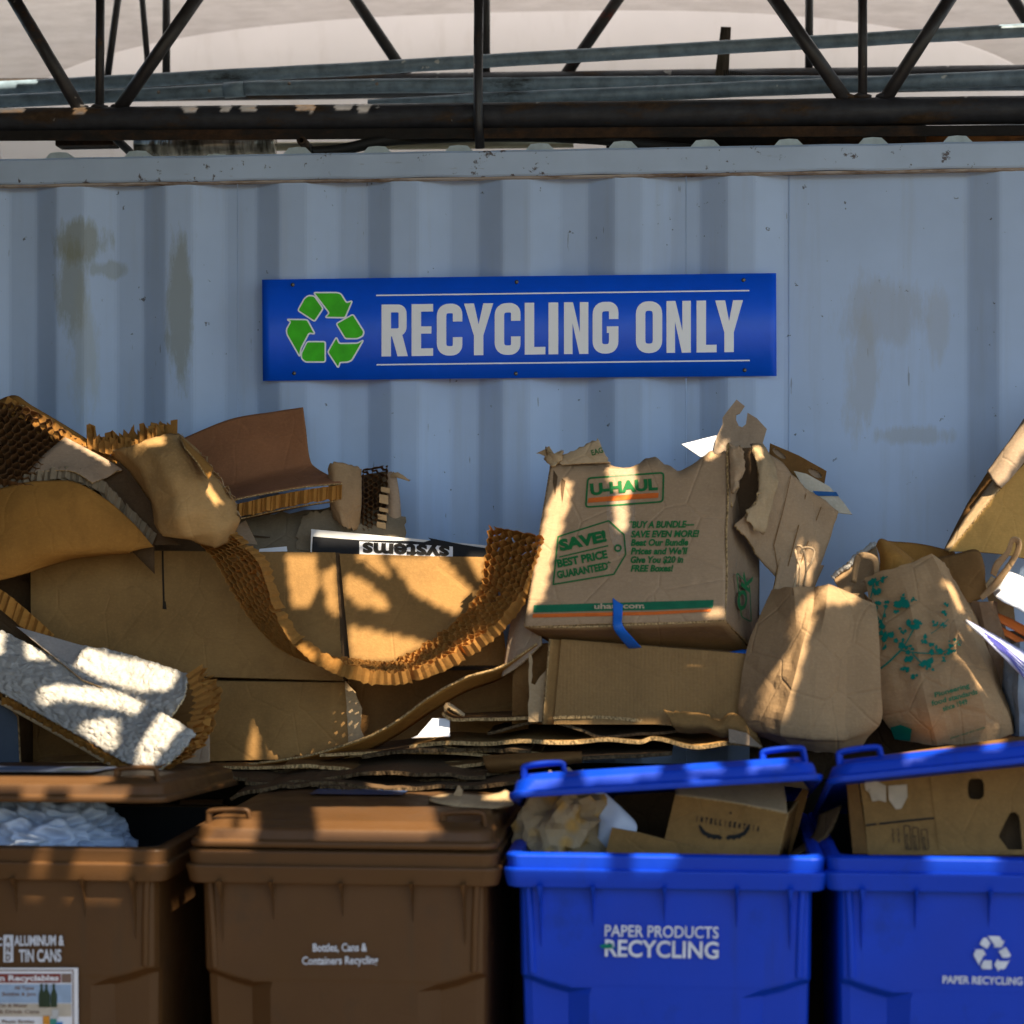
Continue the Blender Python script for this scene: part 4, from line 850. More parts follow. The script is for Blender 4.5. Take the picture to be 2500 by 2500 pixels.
lf = Surf([A((1938, 1150, -.24), (1968, 1157, -.24), (2024, 1188, -.24)), A((1960, 1188, -.25), (2000, 1196, -.25), (2060, 1228, -.25)), A((2000, 1240, -.26), (2040, 1252, -.26), (2080, 1256, -.26))], False)
o, _ = sheet('striped_card', lf, [cardboard('cream_card', (.52, .46, .36), .08, .3), RIM], None, .003, 10, 10, False, False); tag(o, 'cream card with a blue stripe poking out of the right flap of the moving box', 'card')
marks('stripe', poly2d([(1984, 1200), (2040, 1204), (2046, 1214), (1992, 1212)]), lf, ink('navy_ink', (.02, .10, .28), .7, .1), o, .006)
# carton under the moving box
t, sfu = carton('flat_fronted_carton', [(1368, 1562, -.56), (1830, 1598, -.56), (1815, 1768, -.565), (1350, 1768, -.565)], .26, CBF, 'kraft carton carrying the tilted moving box, beside the plain paper bag')
sheet('side_flap', [A((1342, 1560, -.60), (1368, 1562, -.562)), A((1325, 1768, -.60), (1350, 1768, -.566))], CB, t, .005, 3, 8)
o = cut('torn_cardboard', [(1292, 1592, -.58), (1298, 1600, -.58), (1300, 1650, -.58), (1297, 1668, -.58), (1306, 1672, -.58), (1318, 1652, -.58), (1334, 1636, -.58), (1336, 1762, -.58), (1290, 1762, -.58)], CBP, None, .004, rag=.002); tag(o, 'pale torn panel standing left of the carton under the moving box', 'cardboard')
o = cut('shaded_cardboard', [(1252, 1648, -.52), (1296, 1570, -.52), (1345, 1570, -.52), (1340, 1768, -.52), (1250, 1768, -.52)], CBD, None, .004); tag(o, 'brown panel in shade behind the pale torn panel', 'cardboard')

# ---------------------------------------------------------------- flattened cartons in a stack
def flat(name, front, depth, rise, mats, label, thick=.006, group=None, amp=.004, rag=.003, nu=50):
    P = A(*front); n = len(P); back = [p + Vector((0, depth, rise)) for p in P]
    o, sf = sheet(name, [P, [p.lerp(q, .5) for p, q in zip(P, back)], back], mats, None, thick, nu, 5, True, False, ragged='t', rag=rag, amp=amp, sc=9)
    return tag(o, label, 'cardboard', group)
flat('flattened_carton', [(420, 1875, -.50), (700, 1874, -.50), (1000, 1866, -.50), (1260, 1860, -.50)], .34, .0, CB, 'long thin flattened carton, lowest with a bright edge, above the closed brown cart', .007)
flat('flattened_carton', [(80, 1868, -.56), (180, 1864, -.56), (275, 1862, -.56)], .3, .02, CB, 'flattened carton edge beneath the dark carton behind the leftmost cart', .008)
flat('flattened_carton', [(560, 1905, -.47), (660, 1890, -.48), (760, 1885, -.49), (900, 1905, -.49), (1000, 1930, -.48), (1240, 1938, -.47)], .28, -.01, CBX, 'blackish flattened carton with a wavy edge under the stack', .012, amp=.008)
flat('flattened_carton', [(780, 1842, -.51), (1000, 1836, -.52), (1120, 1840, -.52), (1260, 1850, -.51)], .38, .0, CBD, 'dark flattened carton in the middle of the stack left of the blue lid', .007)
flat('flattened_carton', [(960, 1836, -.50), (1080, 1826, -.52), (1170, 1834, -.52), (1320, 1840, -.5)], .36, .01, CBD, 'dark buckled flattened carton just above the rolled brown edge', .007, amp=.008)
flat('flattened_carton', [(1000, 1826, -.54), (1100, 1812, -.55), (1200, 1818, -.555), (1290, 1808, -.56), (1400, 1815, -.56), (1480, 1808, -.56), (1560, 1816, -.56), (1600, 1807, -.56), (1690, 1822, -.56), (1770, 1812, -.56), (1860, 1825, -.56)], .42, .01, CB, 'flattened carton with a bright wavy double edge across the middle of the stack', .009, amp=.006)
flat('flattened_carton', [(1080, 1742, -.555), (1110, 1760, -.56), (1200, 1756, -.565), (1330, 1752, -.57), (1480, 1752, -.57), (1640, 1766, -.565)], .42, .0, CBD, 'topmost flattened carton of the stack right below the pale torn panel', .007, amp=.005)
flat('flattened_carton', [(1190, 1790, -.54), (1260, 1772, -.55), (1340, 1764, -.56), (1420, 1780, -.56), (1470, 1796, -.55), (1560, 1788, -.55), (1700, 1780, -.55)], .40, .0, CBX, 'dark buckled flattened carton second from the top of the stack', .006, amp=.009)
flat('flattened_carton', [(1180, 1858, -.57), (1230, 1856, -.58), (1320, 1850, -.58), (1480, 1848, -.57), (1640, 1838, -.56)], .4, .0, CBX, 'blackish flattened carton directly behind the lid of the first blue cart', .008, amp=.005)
cut('cavity', [(1782, 1096, -.36), (1850, 1092, -.36), (1862, 1200, -.38), (1800, 1290, -.40), (1782, 1290, -.42)], CBX, t0_box, .004)  # dark sheet added to paint the shaded hollow beside the box
rs = random.Random(77)
LAB = ('second', 'third', 'fourth', 'fifth', 'sixth', 'seventh', 'eighth')
for k_, (ua, ub, va, vb, Yk, sag, m_) in enumerate(((520, 1235, 1893, 1880, -.56, 26, CBX), (600, 1250, 1908, 1884, -.60, 18, CBX), (640, 1180, 1925, 1900, -.66, -22, CBX), (700, 1262, 1872, 1858, -.56, 14, CBD), (760, 1255, 1912, 1905, -.70, 20, CBX), (880, 1290, 1846, 1838, -.55, -10, CBX), (560, 900, 1950, 1948, -.70, -30, CBX))):
    pts = []
    for i in range(14):
        s = i / 13; pts.append((ua + (ub - ua) * s + rs.uniform(-8, 8), va + (vb - va) * s + sag * math.sin(s * math.pi) + rs.uniform(-3, 3), Yk - .02 * math.sin(s * 9 + k_)))
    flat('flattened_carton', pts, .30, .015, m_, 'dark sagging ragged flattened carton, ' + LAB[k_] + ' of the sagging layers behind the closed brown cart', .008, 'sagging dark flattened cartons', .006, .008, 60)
o, _ = sheet('rolled_board', [A((1178, 1846, -.60), (1240, 1842, -.61), (1330, 1840, -.61), (1420, 1838, -.59)), A((1184, 1866, -.63), (1240, 1862, -.64), (1330, 1856, -.64), (1420, 1848, -.61)), A((1196, 1884, -.61), (1240, 1882, -.62), (1330, 1874, -.62), (1420, 1860, -.59))], CBD, None, .006, 20, 10, amp=.004); tag(o, 'rolled brown board edge bulging behind the left handle of the blue lid', 'cardboard')
o = cut('paper_scrap', [(1004, 1802, -.57), (1020, 1795, -.57), (1056, 1754, -.55), (1098, 1755, -.55), (1098, 1798, -.57), (1060, 1800, -.575)], [PLAINW, RIM], None, .002); tag(o, 'bright white pointed paper scrap lying on the left of the flat stack', 'paper')
o, _ = sheet('board_scrap', [A((1084, 1726, -.57), (1092, 1716, -.57), (1105, 1722, -.57), (1135, 1744, -.57)), A((1086, 1740, -.58), (1094, 1728, -.585), (1105, 1734, -.585), (1132, 1750, -.575))], CBP, None, .004, 10, 4); tag(o, 'small curled board scrap at the left tip of the topmost flattened carton', 'cardboard')
o, _ = sheet('torn_board', [A((1618, 1736, -.60), (1650, 1738, -.605), (1715, 1742, -.61), (1752, 1760, -.61), (1792, 1742, -.61), (1845, 1786, -.61)), A((1640, 1764, -.62), (1670, 1770, -.625), (1720, 1770, -.63), (1755, 1780, -.63), (1785, 1770, -.63), (1850, 1800, -.62)), A((1652, 1786, -.60), (1690, 1790, -.60), (1725, 1788, -.60), (1760, 1800, -.60), (1790, 1800, -.60), (1862, 1822, -.60))], CB, None, .005, 30, 10, ragged='lt', rag=.006, amp=.005); tag(o, 'curly torn kraft board at the foot of the plain paper bag', 'cardboard')
o = cut('board_scrap', [(1778, 1770, -.625), (1800, 1768, -.625), (1862, 1825, -.625), (1780, 1812, -.625)], CBG, None, .004); tag(o, 'small greyish board scrap right of the curly torn board by the blue lid handle', 'cardboard')
o = cut('wood_stick', [(906, 1912, -.60), (930, 1914, -.60), (1082, 1938, -.60), (1080, 1944, -.60), (1020, 1938, -.60), (908, 1922, -.60)], CBP, None, .006); tag(o, 'thin pale board strip lying above the closed brown lid', 'cardboard')
o, _ = sheet('board_scrap', [A((1046, 1946, -.86), (1110, 1938, -.88), (1180, 1944, -.88), (1220, 1938, -.88), (1236, 1932, -.87), (1250, 1950, -.86)), A((1048, 1952, -.92), (1110, 1958, -.94), (1160, 1968, -.94), (1200, 1966, -.94), (1226, 1964, -.93), (1254, 1962, -.90)), A((1056, 1958, -.93), (1110, 1970, -.95), (1150, 1976, -.95), (1196, 1976, -.95), (1222, 1972, -.94), (1250, 1966, -.91))], CBP, None, .004, 24, 8, amp=.004); tag(o, 'curled kraft board scrap resting on the right handle of the closed brown lid', 'cardboard')
o = cut('board_scrap', [(1104, 1948, -.90), (1112, 1932, -.90), (1120, 1916, -.90), (1130, 1930, -.90), (1128, 1944, -.90)], CBP, None, .003); tag(o, 'tiny upright board scrap beside the curled scrap on the closed brown lid', 'cardboard')

# ---------------------------------------------------------------- paper bags
def bag(name, rings, mats, parent, nh=44, per=9, crease=.012, csc=11, seed=1, cap=True):
    rs = [A(*r) for r in rings]; cols = len(rs[0]); loops = []
    for h in range(nh + 1):
        b = h / nh; base = [along([r[i] for r in rs], b) for i in range(cols)]; cen = sum(base, Vector()) / cols; lp = []
        for i in range(cols):
            for k in range(per):
                p = base[i].lerp(base[(i + 1) % cols], k / per); d = (p - cen); d.z = 0; d.normalize()
                q = Vector((p.x + seed, p.y, p.z)); fade = .25 + .75 * min(1, (.02 + abs(math.sin(k / per * math.pi))))
                e = crease * (abs(noise.noise(q * csc)) * 1.2 + .5 * abs(noise.noise(q * csc * 2.1)) + .25 * noise.noise(q * csc * 4.3) - .35) * fade
                lp.append(p + d * e + Vector((0, 0, (.35 * e if h not in (0, nh) else .004 * noise.noise(q * 40)))))
        loops.append(lp)
    bm = bmesh.new(); loft(bm, loops, True, False, cap); bmesh.ops.recalc_face_normals(bm, faces=bm.faces[:])
    return obj(name, bm, mats, parent, False, .0015), loops
t = thing('paper_bag', at(1980, 1810, -.55), 'plain brown paper bag with twisted paper handles in the middle right', 'bag')
bag('body', [((1884, 1440, -.53), (1938, 1432, -.61), (1990, 1432, -.60), (2022, 1426, -.625), (2080, 1450, -.60), (2138, 1476, -.60), (2110, 1450, -.46)),
             ((1862, 1490, -.545), (1942, 1485, -.63), (1985, 1490, -.635), (2015, 1490, -.66), (2075, 1505, -.635), (2142, 1520, -.63), (2120, 1500, -.46)),
             ((1830, 1565, -.57), (1938, 1560, -.65), (1962, 1566, -.685), (2000, 1570, -.68), (2070, 1580, -.655), (2146, 1590, -.645), (2125, 1570, -.46)),
             ((1810, 1660, -.585), (1890, 1665, -.655), (1935, 1672, -.715), (1990, 1680, -.70), (2066, 1690, -.665), (2150, 1690, -.66), (2130, 1660, -.46)),
             ((1805, 1760, -.59), (1862, 1770, -.665), (1905, 1780, -.72), (1980, 1790, -.705), (2062, 1792, -.67), (2150, 1760, -.655), (2130, 1740, -.46)),
             ((1830, 1790, -.57), (1880, 1798, -.65), (1920, 1806, -.69), (1990, 1812, -.68), (2060, 1814, -.655), (2118, 1800, -.64), (2110, 1780, -.46)),
             ((1870, 1800, -.50), (1915, 1822, -.61), (1945, 1830, -.64), (1990, 1834, -.64), (2050, 1838, -.63), (2098, 1836, -.61), (2090, 1800, -.48))], PAPER, t, 40, 7, .010, 7, 2)
for pts in (((1938, 1436, -.56), (1948, 1380, -.55), (1942, 1345, -.51), (1950, 1332, -.515), (1962, 1345, -.515), (1968, 1390, -.51), (1962, 1430, -.50)), ((1950, 1430, -.545), (1954, 1390, -.55), (1948, 1368, -.55), (1955, 1362, -.55)), ((1968, 1395, -.55), (1982, 1370, -.555), (1988, 1348, -.55), (1980, 1338, -.55), (1962, 1338, -.545), (1955, 1352, -.54))):
    bm = bmesh.new(); tube(bm, curve(A(*pts), 30), .0026, 8); obj('handle', bm, PAPER[1], t, True)
# bag with the leafy print
t = thing('paper_bag', at(2290, 1810, -.55), 'brown paper bag with a teal leafy branch print at the right of the pile', 'bag')
tb_rings = [((2112, 1412, -.50), (2190, 1386, -.53), (2275, 1354, -.53), (2300, 1372, -.51), (2330, 1400, -.40), (2140, 1420, -.40)),
             ((2122, 1470, -.53), (2215, 1450, -.565), (2310, 1430, -.565), (2345, 1462, -.54), (2390, 1480, -.40), (2130, 1470, -.40)),
             ((2132, 1560, -.56), (2235, 1550, -.605), (2335, 1535, -.60), (2378, 1560, -.57), (2420, 1560, -.40), (2140, 1560, -.40)),
             ((2138, 1650, -.58), (2250, 1655, -.63), (2360, 1630, -.625), (2418, 1655, -.59), (2450, 1640, -.40), (2140, 1650, -.40)),
             ((2150, 1740, -.58), (2270, 1750, -.645), (2400, 1716, -.63), (2458, 1740, -.59), (2470, 1730, -.40), (2150, 1740, -.40)),
             ((2195, 1806, -.56), (2290, 1820, -.61), (2410, 1812, -.60), (2472, 1790, -.57), (2470, 1790, -.42), (2190, 1800, -.42))]
bag('body', tb_rings, PAPER, t, 40, 8, .013, 7, 5)
tbf = Surf([A(*r[:3]) for r in tb_rings], True)
rl = random.Random(12); parts = []
def lz8(x, y): return (1700 + x / 2.415, 950 + y / 2.415)
def leafblob(x, y, r):
    k = rl.randint(4, 7)
    for _ in range(k):
        a = rl.uniform(0, 6.28); d = rl.uniform(.2, 1) * r; c_ = (x + cos(a) * d, y + sin(a) * d); m = rl.randint(5, 8); b = rl.uniform(0, 6.28); e = rl.uniform(.35, .75) * r
        parts.append(poly2d([(c_[0] + cos(i * 6.283 / m) * e * rl.uniform(.45, 1.2) * (1 if i % 2 else .7), c_[1] + sin(i * 6.283 / m) * e * rl.uniform(.35, 1)) for i in range(m)]))
for x, y, r in ((1060, 1150, 34), (1120, 1130, 22), (1075, 1220, 34), (1080, 1290, 30), (1200, 1260, 46), (1250, 1270, 40), (1210, 1310, 34), (1290, 1250, 18), (1130, 1280, 26), (1110, 1350, 34), (1090, 1430, 36), (1140, 1470, 42), (1110, 1530, 34), (1290, 1400, 40), (1310, 1385, 26), (1230, 1430, 22), (1220, 1500, 36), (1270, 1530, 40), (1340, 1480, 26), (1260, 1600, 40), (1350, 1590, 44), (1370, 1640, 34), (1240, 1660, 30), (1290, 1690, 24), (1420, 1560, 36), (1400, 1510, 26), (1460, 1590, 22), (1500, 1500, 26), (1490, 1550, 30), (1550, 1510, 22), (1400, 1390, 22), (1460, 1330, 24), (1470, 1280, 18), (1450, 1400, 18)):
    leafblob(*lz8(x, y), r / 2.415 * .98)
for a_, b_, w_ in (((1100, 1650), (1220, 1545), 4.5), ((1220, 1545), (1300, 1400), 3), ((1220, 1545), (1420, 1570), 3), ((1040, 1240), (1060, 1150), 3), ((1380, 1450), (1480, 1370), 1.6), ((1280, 1560), (1350, 1640), 3), ((1060, 1150), (1140, 1118), 3), ((1100, 1400), (1130, 1290), 2.5), ((1420, 1570), (1540, 1500), 2)):
    p, q = lz8(*a_), lz8(*b_); parts.append(stroke([(p[0] + (q[0] - p[0]) * i / 4, p[1] + (q[1] - p[1]) * i / 4 + 2 * math.sin(i)) for i in range(5)], w_))
marks('leafy_print', merge2d(*parts), tbf, TEAL, t, .011)
for s, a_, b_ in (('Pioneering', (1405, 1822), (1605, 1762)), ('food standards', (1390, 1868), (1650, 1796)), ('since 1949', (1450, 1896), (1590, 1852))):
    marks('lettering', text_px(s, lz8(*a_), lz8(*b_), 11, .03, .1), tbf, DGREEN, t, .013)
marks('print', poly2d([(2180, 1768), (2205, 1762), (2232, 1772), (2228, 1800), (2205, 1812), (2190, 1796)]), tbf, TEAL, t, .012)
marks('lettering', text_px('please reuse and recycle', (2318, 1796), (2400, 1772), 6, .01), tbf, DGREEN, t, .013)
for a_ in ((2085, 1416, -.48), ):
    sheet('handle', [A((2078, 1420, -.50), (2086, 1362, -.52), (2110, 1348, -.53), (2142, 1362, -.52), (2146, 1400, -.50)), A((2090, 1424, -.50), (2100, 1372, -.52), (2112, 1364, -.53), (2130, 1372, -.52), (2134, 1404, -.50))], PAPER, t, .0015, 22, 3)
# brown paper bag behind with its mouth open
o, _ = sheet('torn_paper', [A((2034, 1410, -.34), (2075, 1370, -.33), (2140, 1330, -.32)), A((2050, 1440, -.40), (2100, 1420, -.39), (2150, 1390, -.38)), A((2090, 1470, -.40), (2110, 1450, -.40), (2150, 1440, -.40))], PAPER, None, .004, 20, 8, ragged='t', rag=.012, amp=.008, crease=.008); tag(o, 'torn brown paper edge with a pale ragged rim left of the leafy bag', 'paper')
bm = bmesh.new(); tube(bm, curve([p + Vector((0, 0, .004 * noise.noise(p * 60))) for p in curve(A((2032, 1412, -.355), (2050, 1395, -.355), (2070, 1384, -.355), (2085, 1362, -.35), (2110, 1345, -.345), (2140, 1328, -.34)), 40)], 60), [.006 + .004 * noise.noise(Vector((i * .4, 0, 0))) for i in range(60)], 8); obj('ragged_rim', bm, [WHITEB.m], o, True)
o, _ = sheet('folded_paper', [A((2140, 1332, -.40), (2152, 1316, -.40), (2190, 1335, -.40), (2232, 1368, -.40)), A((2148, 1360, -.44), (2165, 1350, -.46), (2195, 1356, -.46), (2222, 1376, -.44)), A((2150, 1410, -.44), (2170, 1400, -.46), (2200, 1392, -.46), (2225, 1384, -.44))], SKIN, None, .002, 18, 10, amp=.004); tag(o, 'orange brown folded paper standing inside the pile behind the leafy bag', 'paper')
o, _ = sheet('large_paper', [A((2160, 1322, -.30), (2240, 1330, -.28), (2300, 1342, -.27), (2330, 1350, -.27)), A((2180, 1380, -.34), (2250, 1390, -.34), (2300, 1395, -.34), (2340, 1400, -.34))], SKIN, None, .003, 16, 8, amp=.006, crease=.006); tag(o, 'broad tan paper sheet behind the leafy bag under the leaning box', 'paper')
o, _ = sheet('brown_board', [A((2284, 1364, -.42), (2340, 1352, -.41), (2384, 1345, -.40), (2400, 1385, -.40)), A((2310, 1420, -.46), (2350, 1412, -.46), (2392, 1405, -.45), (2404, 1410, -.45)), A((2350, 1472, -.48), (2370, 1470, -.48), (2395, 1462, -.47), (2410, 1440, -.47)),], CBD, None, .004, 16, 10, amp=.005); tag(o, 'dark brown crumpled board standing right behind the leafy bag', 'cardboard')
t = thing('paper_bag', at(2420, 1800, -.45), 'shaded dark brown paper bag with a flat handle behind the leafy bag', 'bag')
bag('body', [((2345, 1466, -.44), (2390, 1468, -.49), (2424, 1468, -.49), (2434, 1470, -.40)), ((2360, 1560, -.44), (2410, 1560, -.50), (2452, 1556, -.50), (2462, 1556, -.40)), ((2380, 1680, -.44), (2430, 1690, -.50), (2470, 1690, -.50), (2480, 1680, -.40)), ((2400, 1800, -.44), (2440, 1806, -.49), (2476, 1800, -.49), (2480, 1790, -.40))], PAPERD, t, 30, 8, .014, 12, 8)
sheet('handle', [A((2418, 1400, -.50), (2428, 1372, -.51), (2455, 1345, -.52), (2470, 1312, -.53), (2492, 1318, -.53), (2490, 1350, -.53), (2460, 1400, -.52), (2430, 1440, -.51), (2398, 1466, -.50)), A((2432, 1408, -.50), (2440, 1388, -.51), (2466, 1352, -.515), (2474, 1326, -.52), (2480, 1328, -.52), (2476, 1348, -.52), (2450, 1388, -.51), (2420, 1424, -.50), (2392, 1456, -.50))], PAPER, t, .0015, 40, 3)
marks('print', poly2d([(2352, 1496), (2366, 1506), (2376, 1540), (2370, 1562), (2354, 1550), (2348, 1520)]), Surf([A((2345, 1466, -.455), (2424, 1468, -.50)), A((2360, 1560, -.455), (2452, 1556, -.515))], False), TEAL, t, .02)
# far right
t = thing('kraft_box', at(2420, 1345, -.25), 'long kraft box leaning up out of the frame at the far right', 'box')
FB = [cardboard('leaning_box', (.48, .27, .075), .18, .5), RIM]
sheet('front_panel', [A((2442, 1192, -.34), (2520, 1110, -.30), (2640, 960, -.24)), A((2390, 1260, -.36), (2480, 1230, -.33), (2640, 1140, -.28)), A((2316, 1346, -.38), (2460, 1356, -.36), (2640, 1400, -.33))], FB, t, .006, 16, 14, True, False, amp=.004)
sheet('side_panel', [A((2306, 1344, -.36), (2360, 1262, -.33), (2428, 1172, -.30)), A((2318, 1346, -.383), (2388, 1262, -.362), (2441, 1193, -.343))], CBP, t, .006, 12, 3)
sheet('end_flap', [A((2410, 1152, -.31), (2450, 1098, -.30), (2530, 985, -.28)), A((2422, 1170, -.345), (2468, 1110, -.34), (2540, 1010, -.32)), A((2444, 1192, -.362), (2478, 1156, -.35), (2560, 1050, -.33))], CBG, t, .006, 14, 8, ragged='l', rag=.004, amp=.004, crease=.006)
sheet('back_panel', [A((2306, 1344, -.30), (2410, 1155, -.22), (2640, 880, -.14)), A((2316, 1350, -.33), (2460, 1200, -.26), (2640, 1400, -.2))], CBD, t, .005, 6, 6)
o, _ = sheet('white_paper_sheet', [A((2424, 1446, -.44), (2452, 1398, -.44), (2500, 1410, -.44), (2600, 1450, -.44)), A((2432, 1458, -.50), (2470, 1452, -.50), (2520, 1480, -.50), (2600, 1520, -.50)), A((2450, 1470, -.52), (2490, 1490, -.52), (2530, 1515, -.52), (2600, 1540, -.52))], [PLAINW, PLAINW], None, .002, 14, 8, amp=.004); tag(o, 'bright white paper sheets at the right edge beside the flat bag handle', 'paper')
o = cut('envelope', [(2404, 1430, -.43), (2420, 1406, -.43), (2470, 1440, -.43), (2480, 1530, -.43), (2424, 1510, -.43)], CBP, None, .006); tag(o, 'opened tan envelope standing behind the white paper sheets', 'envelope')
t = thing('orange_folder', at(2460, 1550, -.42), 'bright orange folder wedged behind the shaded bag at the right edge', 'folder')
OR = plain('orange_card', (.62, .14, .02), .6, .3, .1)
sheet('cover', [A((2424, 1494, -.47), (2470, 1512, -.47), (2560, 1560, -.47)), A((2426, 1512, -.485), (2470, 1535, -.485), (2560, 1590, -.485))], [OR], t, .003, 6, 3); sheet('cover', [A((2428, 1522, -.475), (2470, 1545, -.475), (2560, 1600, -.475)), A((2432, 1548, -.49), (2462, 1556, -.49), (2560, 1620, -.49))], [OR], t, .003, 6, 3)
mg = Surf([A((2356, 1514, -.62), (2420, 1548, -.62), (2520, 1604, -.62)), A((2372, 1528, -.655), (2430, 1570, -.655), (2520, 1632, -.655)), A((2410, 1566, -.66), (2450, 1606, -.66), (2520, 1676, -.66))], True)
o, _ = sheet('magazine', mg, [plain('magazine_paper', (.45, .46, .66), .5, .3, .2), plain('page_edges', (.72, .72, .75), .7, .2)], None, .006, 14, 6); tag(o, 'folded blue white magazine sticking out in front at the right edge', 'magazine')
for i in range(5): marks('print_line', stroke([(2400 + i * 8, 1548 + i * 8), (2440 + i * 6, 1574 + i * 8), (2500, 1622 + i * 9)], 2.0), mg, ink('indigo_ink', (.06, .06, .3), .6, .1) if i == 0 else bpy.data.materials['indigo_ink'], o, .0045)
t = thing('plastic_bag', at(2520, 1800, -.5), 'blue grey plastic bag sagging at the lower right edge of the pile', 'bag')
bag('body', [((2450, 1590, -.46), (2490, 1566, -.56), (2560, 1560, -.56), (2640, 1580, -.46)), ((2440, 1680, -.46), (2486, 1670, -.60), (2560, 1670, -.60), (2640, 1680, -.46)), ((2450, 1790, -.46), (2490, 1800, -.58), (2560, 1800, -.58), (2640, 1790, -.46))], [plain('grey_plastic', (.22, .26, .32), .4, .4)], t, 24, 9, .02, 10, 9)

# ---------------------------------------------------------------- wheeled carts in the foreground
YB = -1.22
BROWN = plastic('brown_plastic', (.088, .040, .013), .46, (.05, .035, .02), .7); BLUE = plastic('blue_plastic', (.0, .040, .46), .46, (.012, .025, .075), .6)
BIN_IN = plain('bin_inside', (.02, .018, .018), .8, .2)
LETTER = ink('white_print', (.60, .63, .70), .7, .35)
def rr(wd, y0, y1, r, z, n=5):
    out = []
    for cx_, cy_, a0 in ((wd / 2 - r, y0 + r, -90), (wd / 2 - r, y1 - r, 0), (-wd / 2 + r, y1 - r, 90), (-wd / 2 + r, y0 + r, 180)):
        for i in range(n + 1):
            t = rad(a0 + 90 * i / n); out.append(Vector((cx_ + r * cos(t), cy_ + r * sin(t), z)))
    return out
ZR = at(830, 2078, YB).z
def make_cart(u, mat, label, open_deg, tilt_deg, dz=0.0, lift=0.0):
    x0 = at(u, 2100, YB).x; t = thing('wheeled_cart', (x0, YB, 0), label, 'recycling cart', 'wheeled recycling carts in a row'); O = Vector((x0, YB, 0)); Z = ZR + dz
    def put(name, bm, m, parent=None, smooth=False, bevel=0, tf=None):
        bmesh.ops.recalc_face_normals(bm, faces=bm.faces[:])
        if tf is not None: bmesh.ops.transform(bm, matrix=tf, verts=bm.verts)
        bmesh.ops.translate(bm, vec=O, verts=bm.verts)
        return obj(name, bm, m, parent or t, smooth, 0, 0, bevel)
    # body: front with two recessed lower corners, taper to the ground
    bm = bmesh.new(); loops = []
    for z, wd, y0, y1, rec in ((Z - .05, .560, .026, .69, 0), (Z - .232, .556, .036, .68, 0), (Z - .240, .556, .037, .68, .0), (Z - .255, .554, .038, .68, .026), (Z - .6, .540, .058, .66, .030), (.09, .51, .085, .62, .030)):
        h = wd / 2; k = .145 if rec else .140; zi = z - (.022 if .2 < Z - z < .3 else 0); lp = []
        lp += [Vector((-h + .02, y0 + rec, z)), Vector((-k - .080, y0 + rec, z - (.012 if .2 < Z - z < .3 else 0))), Vector((-k - .042, y0 + rec, zi)), Vector((-k, y0, zi)), Vector((0, y0 - .002, zi)), Vector((k, y0, zi)), Vector((k + .042, y0 + rec, zi)), Vector((k + .080, y0 + rec, z - (.012 if .2 < Z - z < .3 else 0))), Vector((h - .02, y0 + rec, z))]
        lp += [Vector((h - .006, y0 + rec + .006, z)), Vector((h, y0 + rec + .022, z)), Vector((h, y1 - .03, z)), Vector((h - .03, y1, z)), Vector((-h + .03, y1, z)), Vector((-h, y1 - .03, z)), Vector((-h, y0 + rec + .022, z)), Vector((-h + .006, y0 + rec + .006, z))]
        loops.append(lp)
    loft(bm, loops, True, False, True)
    for x, hh, wd in ((-.137, .088, .0045), (.0, .088, .0045), (.137, .088, .0045), (-.238, .132, .006), (.238, .132, .006)):       # gussets under the rim
        s = [(-wd, -.010, Z - .06), (wd, -.010, Z - .06), (wd, .034, Z - .06), (-wd, .034, Z - .06)]; q = bm.verts.new((x, .030, Z - .06 - hh)); vs_ = [bm.verts.new((x + a, b, c)) for a, b, c in s]
        vs2 = bm.verts.new((x + (.0), .012, Z - .06 - hh * .35))
        for f in ((vs_[0], vs_[1], vs2), (vs_[1], vs_[2], q, vs2), (vs_[3], vs_[0], vs2, q)): bm.faces.new(f)
    for sx in (-1, 1):                                                    # corner posts: a raised vertical bead
        tube(bm, [Vector((sx * .262, .026, Z - .055)), Vector((sx * .258, .030, Z - .14)), Vector((sx * .255, .038, Z - .236))], .008, 8)
    put('body', bm, mat, None, False, .004)
    bm = bmesh.new(); loft(bm, [rr(.56, .035, .675, .05, Z - .002), rr(.52, .085, .655, .05, Z - .22), rr(.47, .12, .64, .05, Z - .5)], True, False, True); put('inner_liner', bm, BIN_IN, None, True)
    # rim with two ledges
    bm = bmesh.new()
    prof_ = [(.590, .015, -.062), (.600, .008, -.066), (.606, .006, -.064), (.6185, 0, -.034), (.617, .0005, -.031), (.603, .0075, -.0285), (.610, .004, -.006), (.608, .005, -.0035), (.590, .015, 0), (.582, .019, .0005), (.556, .034, -.002), (.556, .034, -.04)]
    loft(bm, [rr(w_, y_, .71 - y_ * .5, .028, Z + z_, 6) for w_, y_, z_ in prof_], True); rm = put('rim', bm, mat, None, True)
    rm.data.polygons.foreach_set('use_smooth', [False] * len(rm.data.polygons))
    # lid, hinged at the rear
    hz = Z + .004; hy = .70
    tf = Matrix.Translation((0, hy, hz + lift)) @ Matrix.Rotation(-rad(open_deg), 4, 'X') @ Matrix.Rotation(rad(-tilt_deg), 4, 'Y') @ Matrix.Translation((0, -hy, -hz))
    bm = bmesh.new(); q = .0
    prof_ = [(.592, .012, 0), (.602, .006, .0005), (.604, .005, .010), (.598, .008, .0125), (.586, .014, .0135), (.583, .0155, .017), (.580, .017, .030), (.572, .022, .036), (.560, .030, .0385), (.545, .04, .040), (.535, .046, .046), (.52, .055, .049), (.36, .14, .052), (.1, .28, .053)]
    if open_deg: prof_ = [(.560, .03, .02), (.590, .012, 0.001)] + prof_
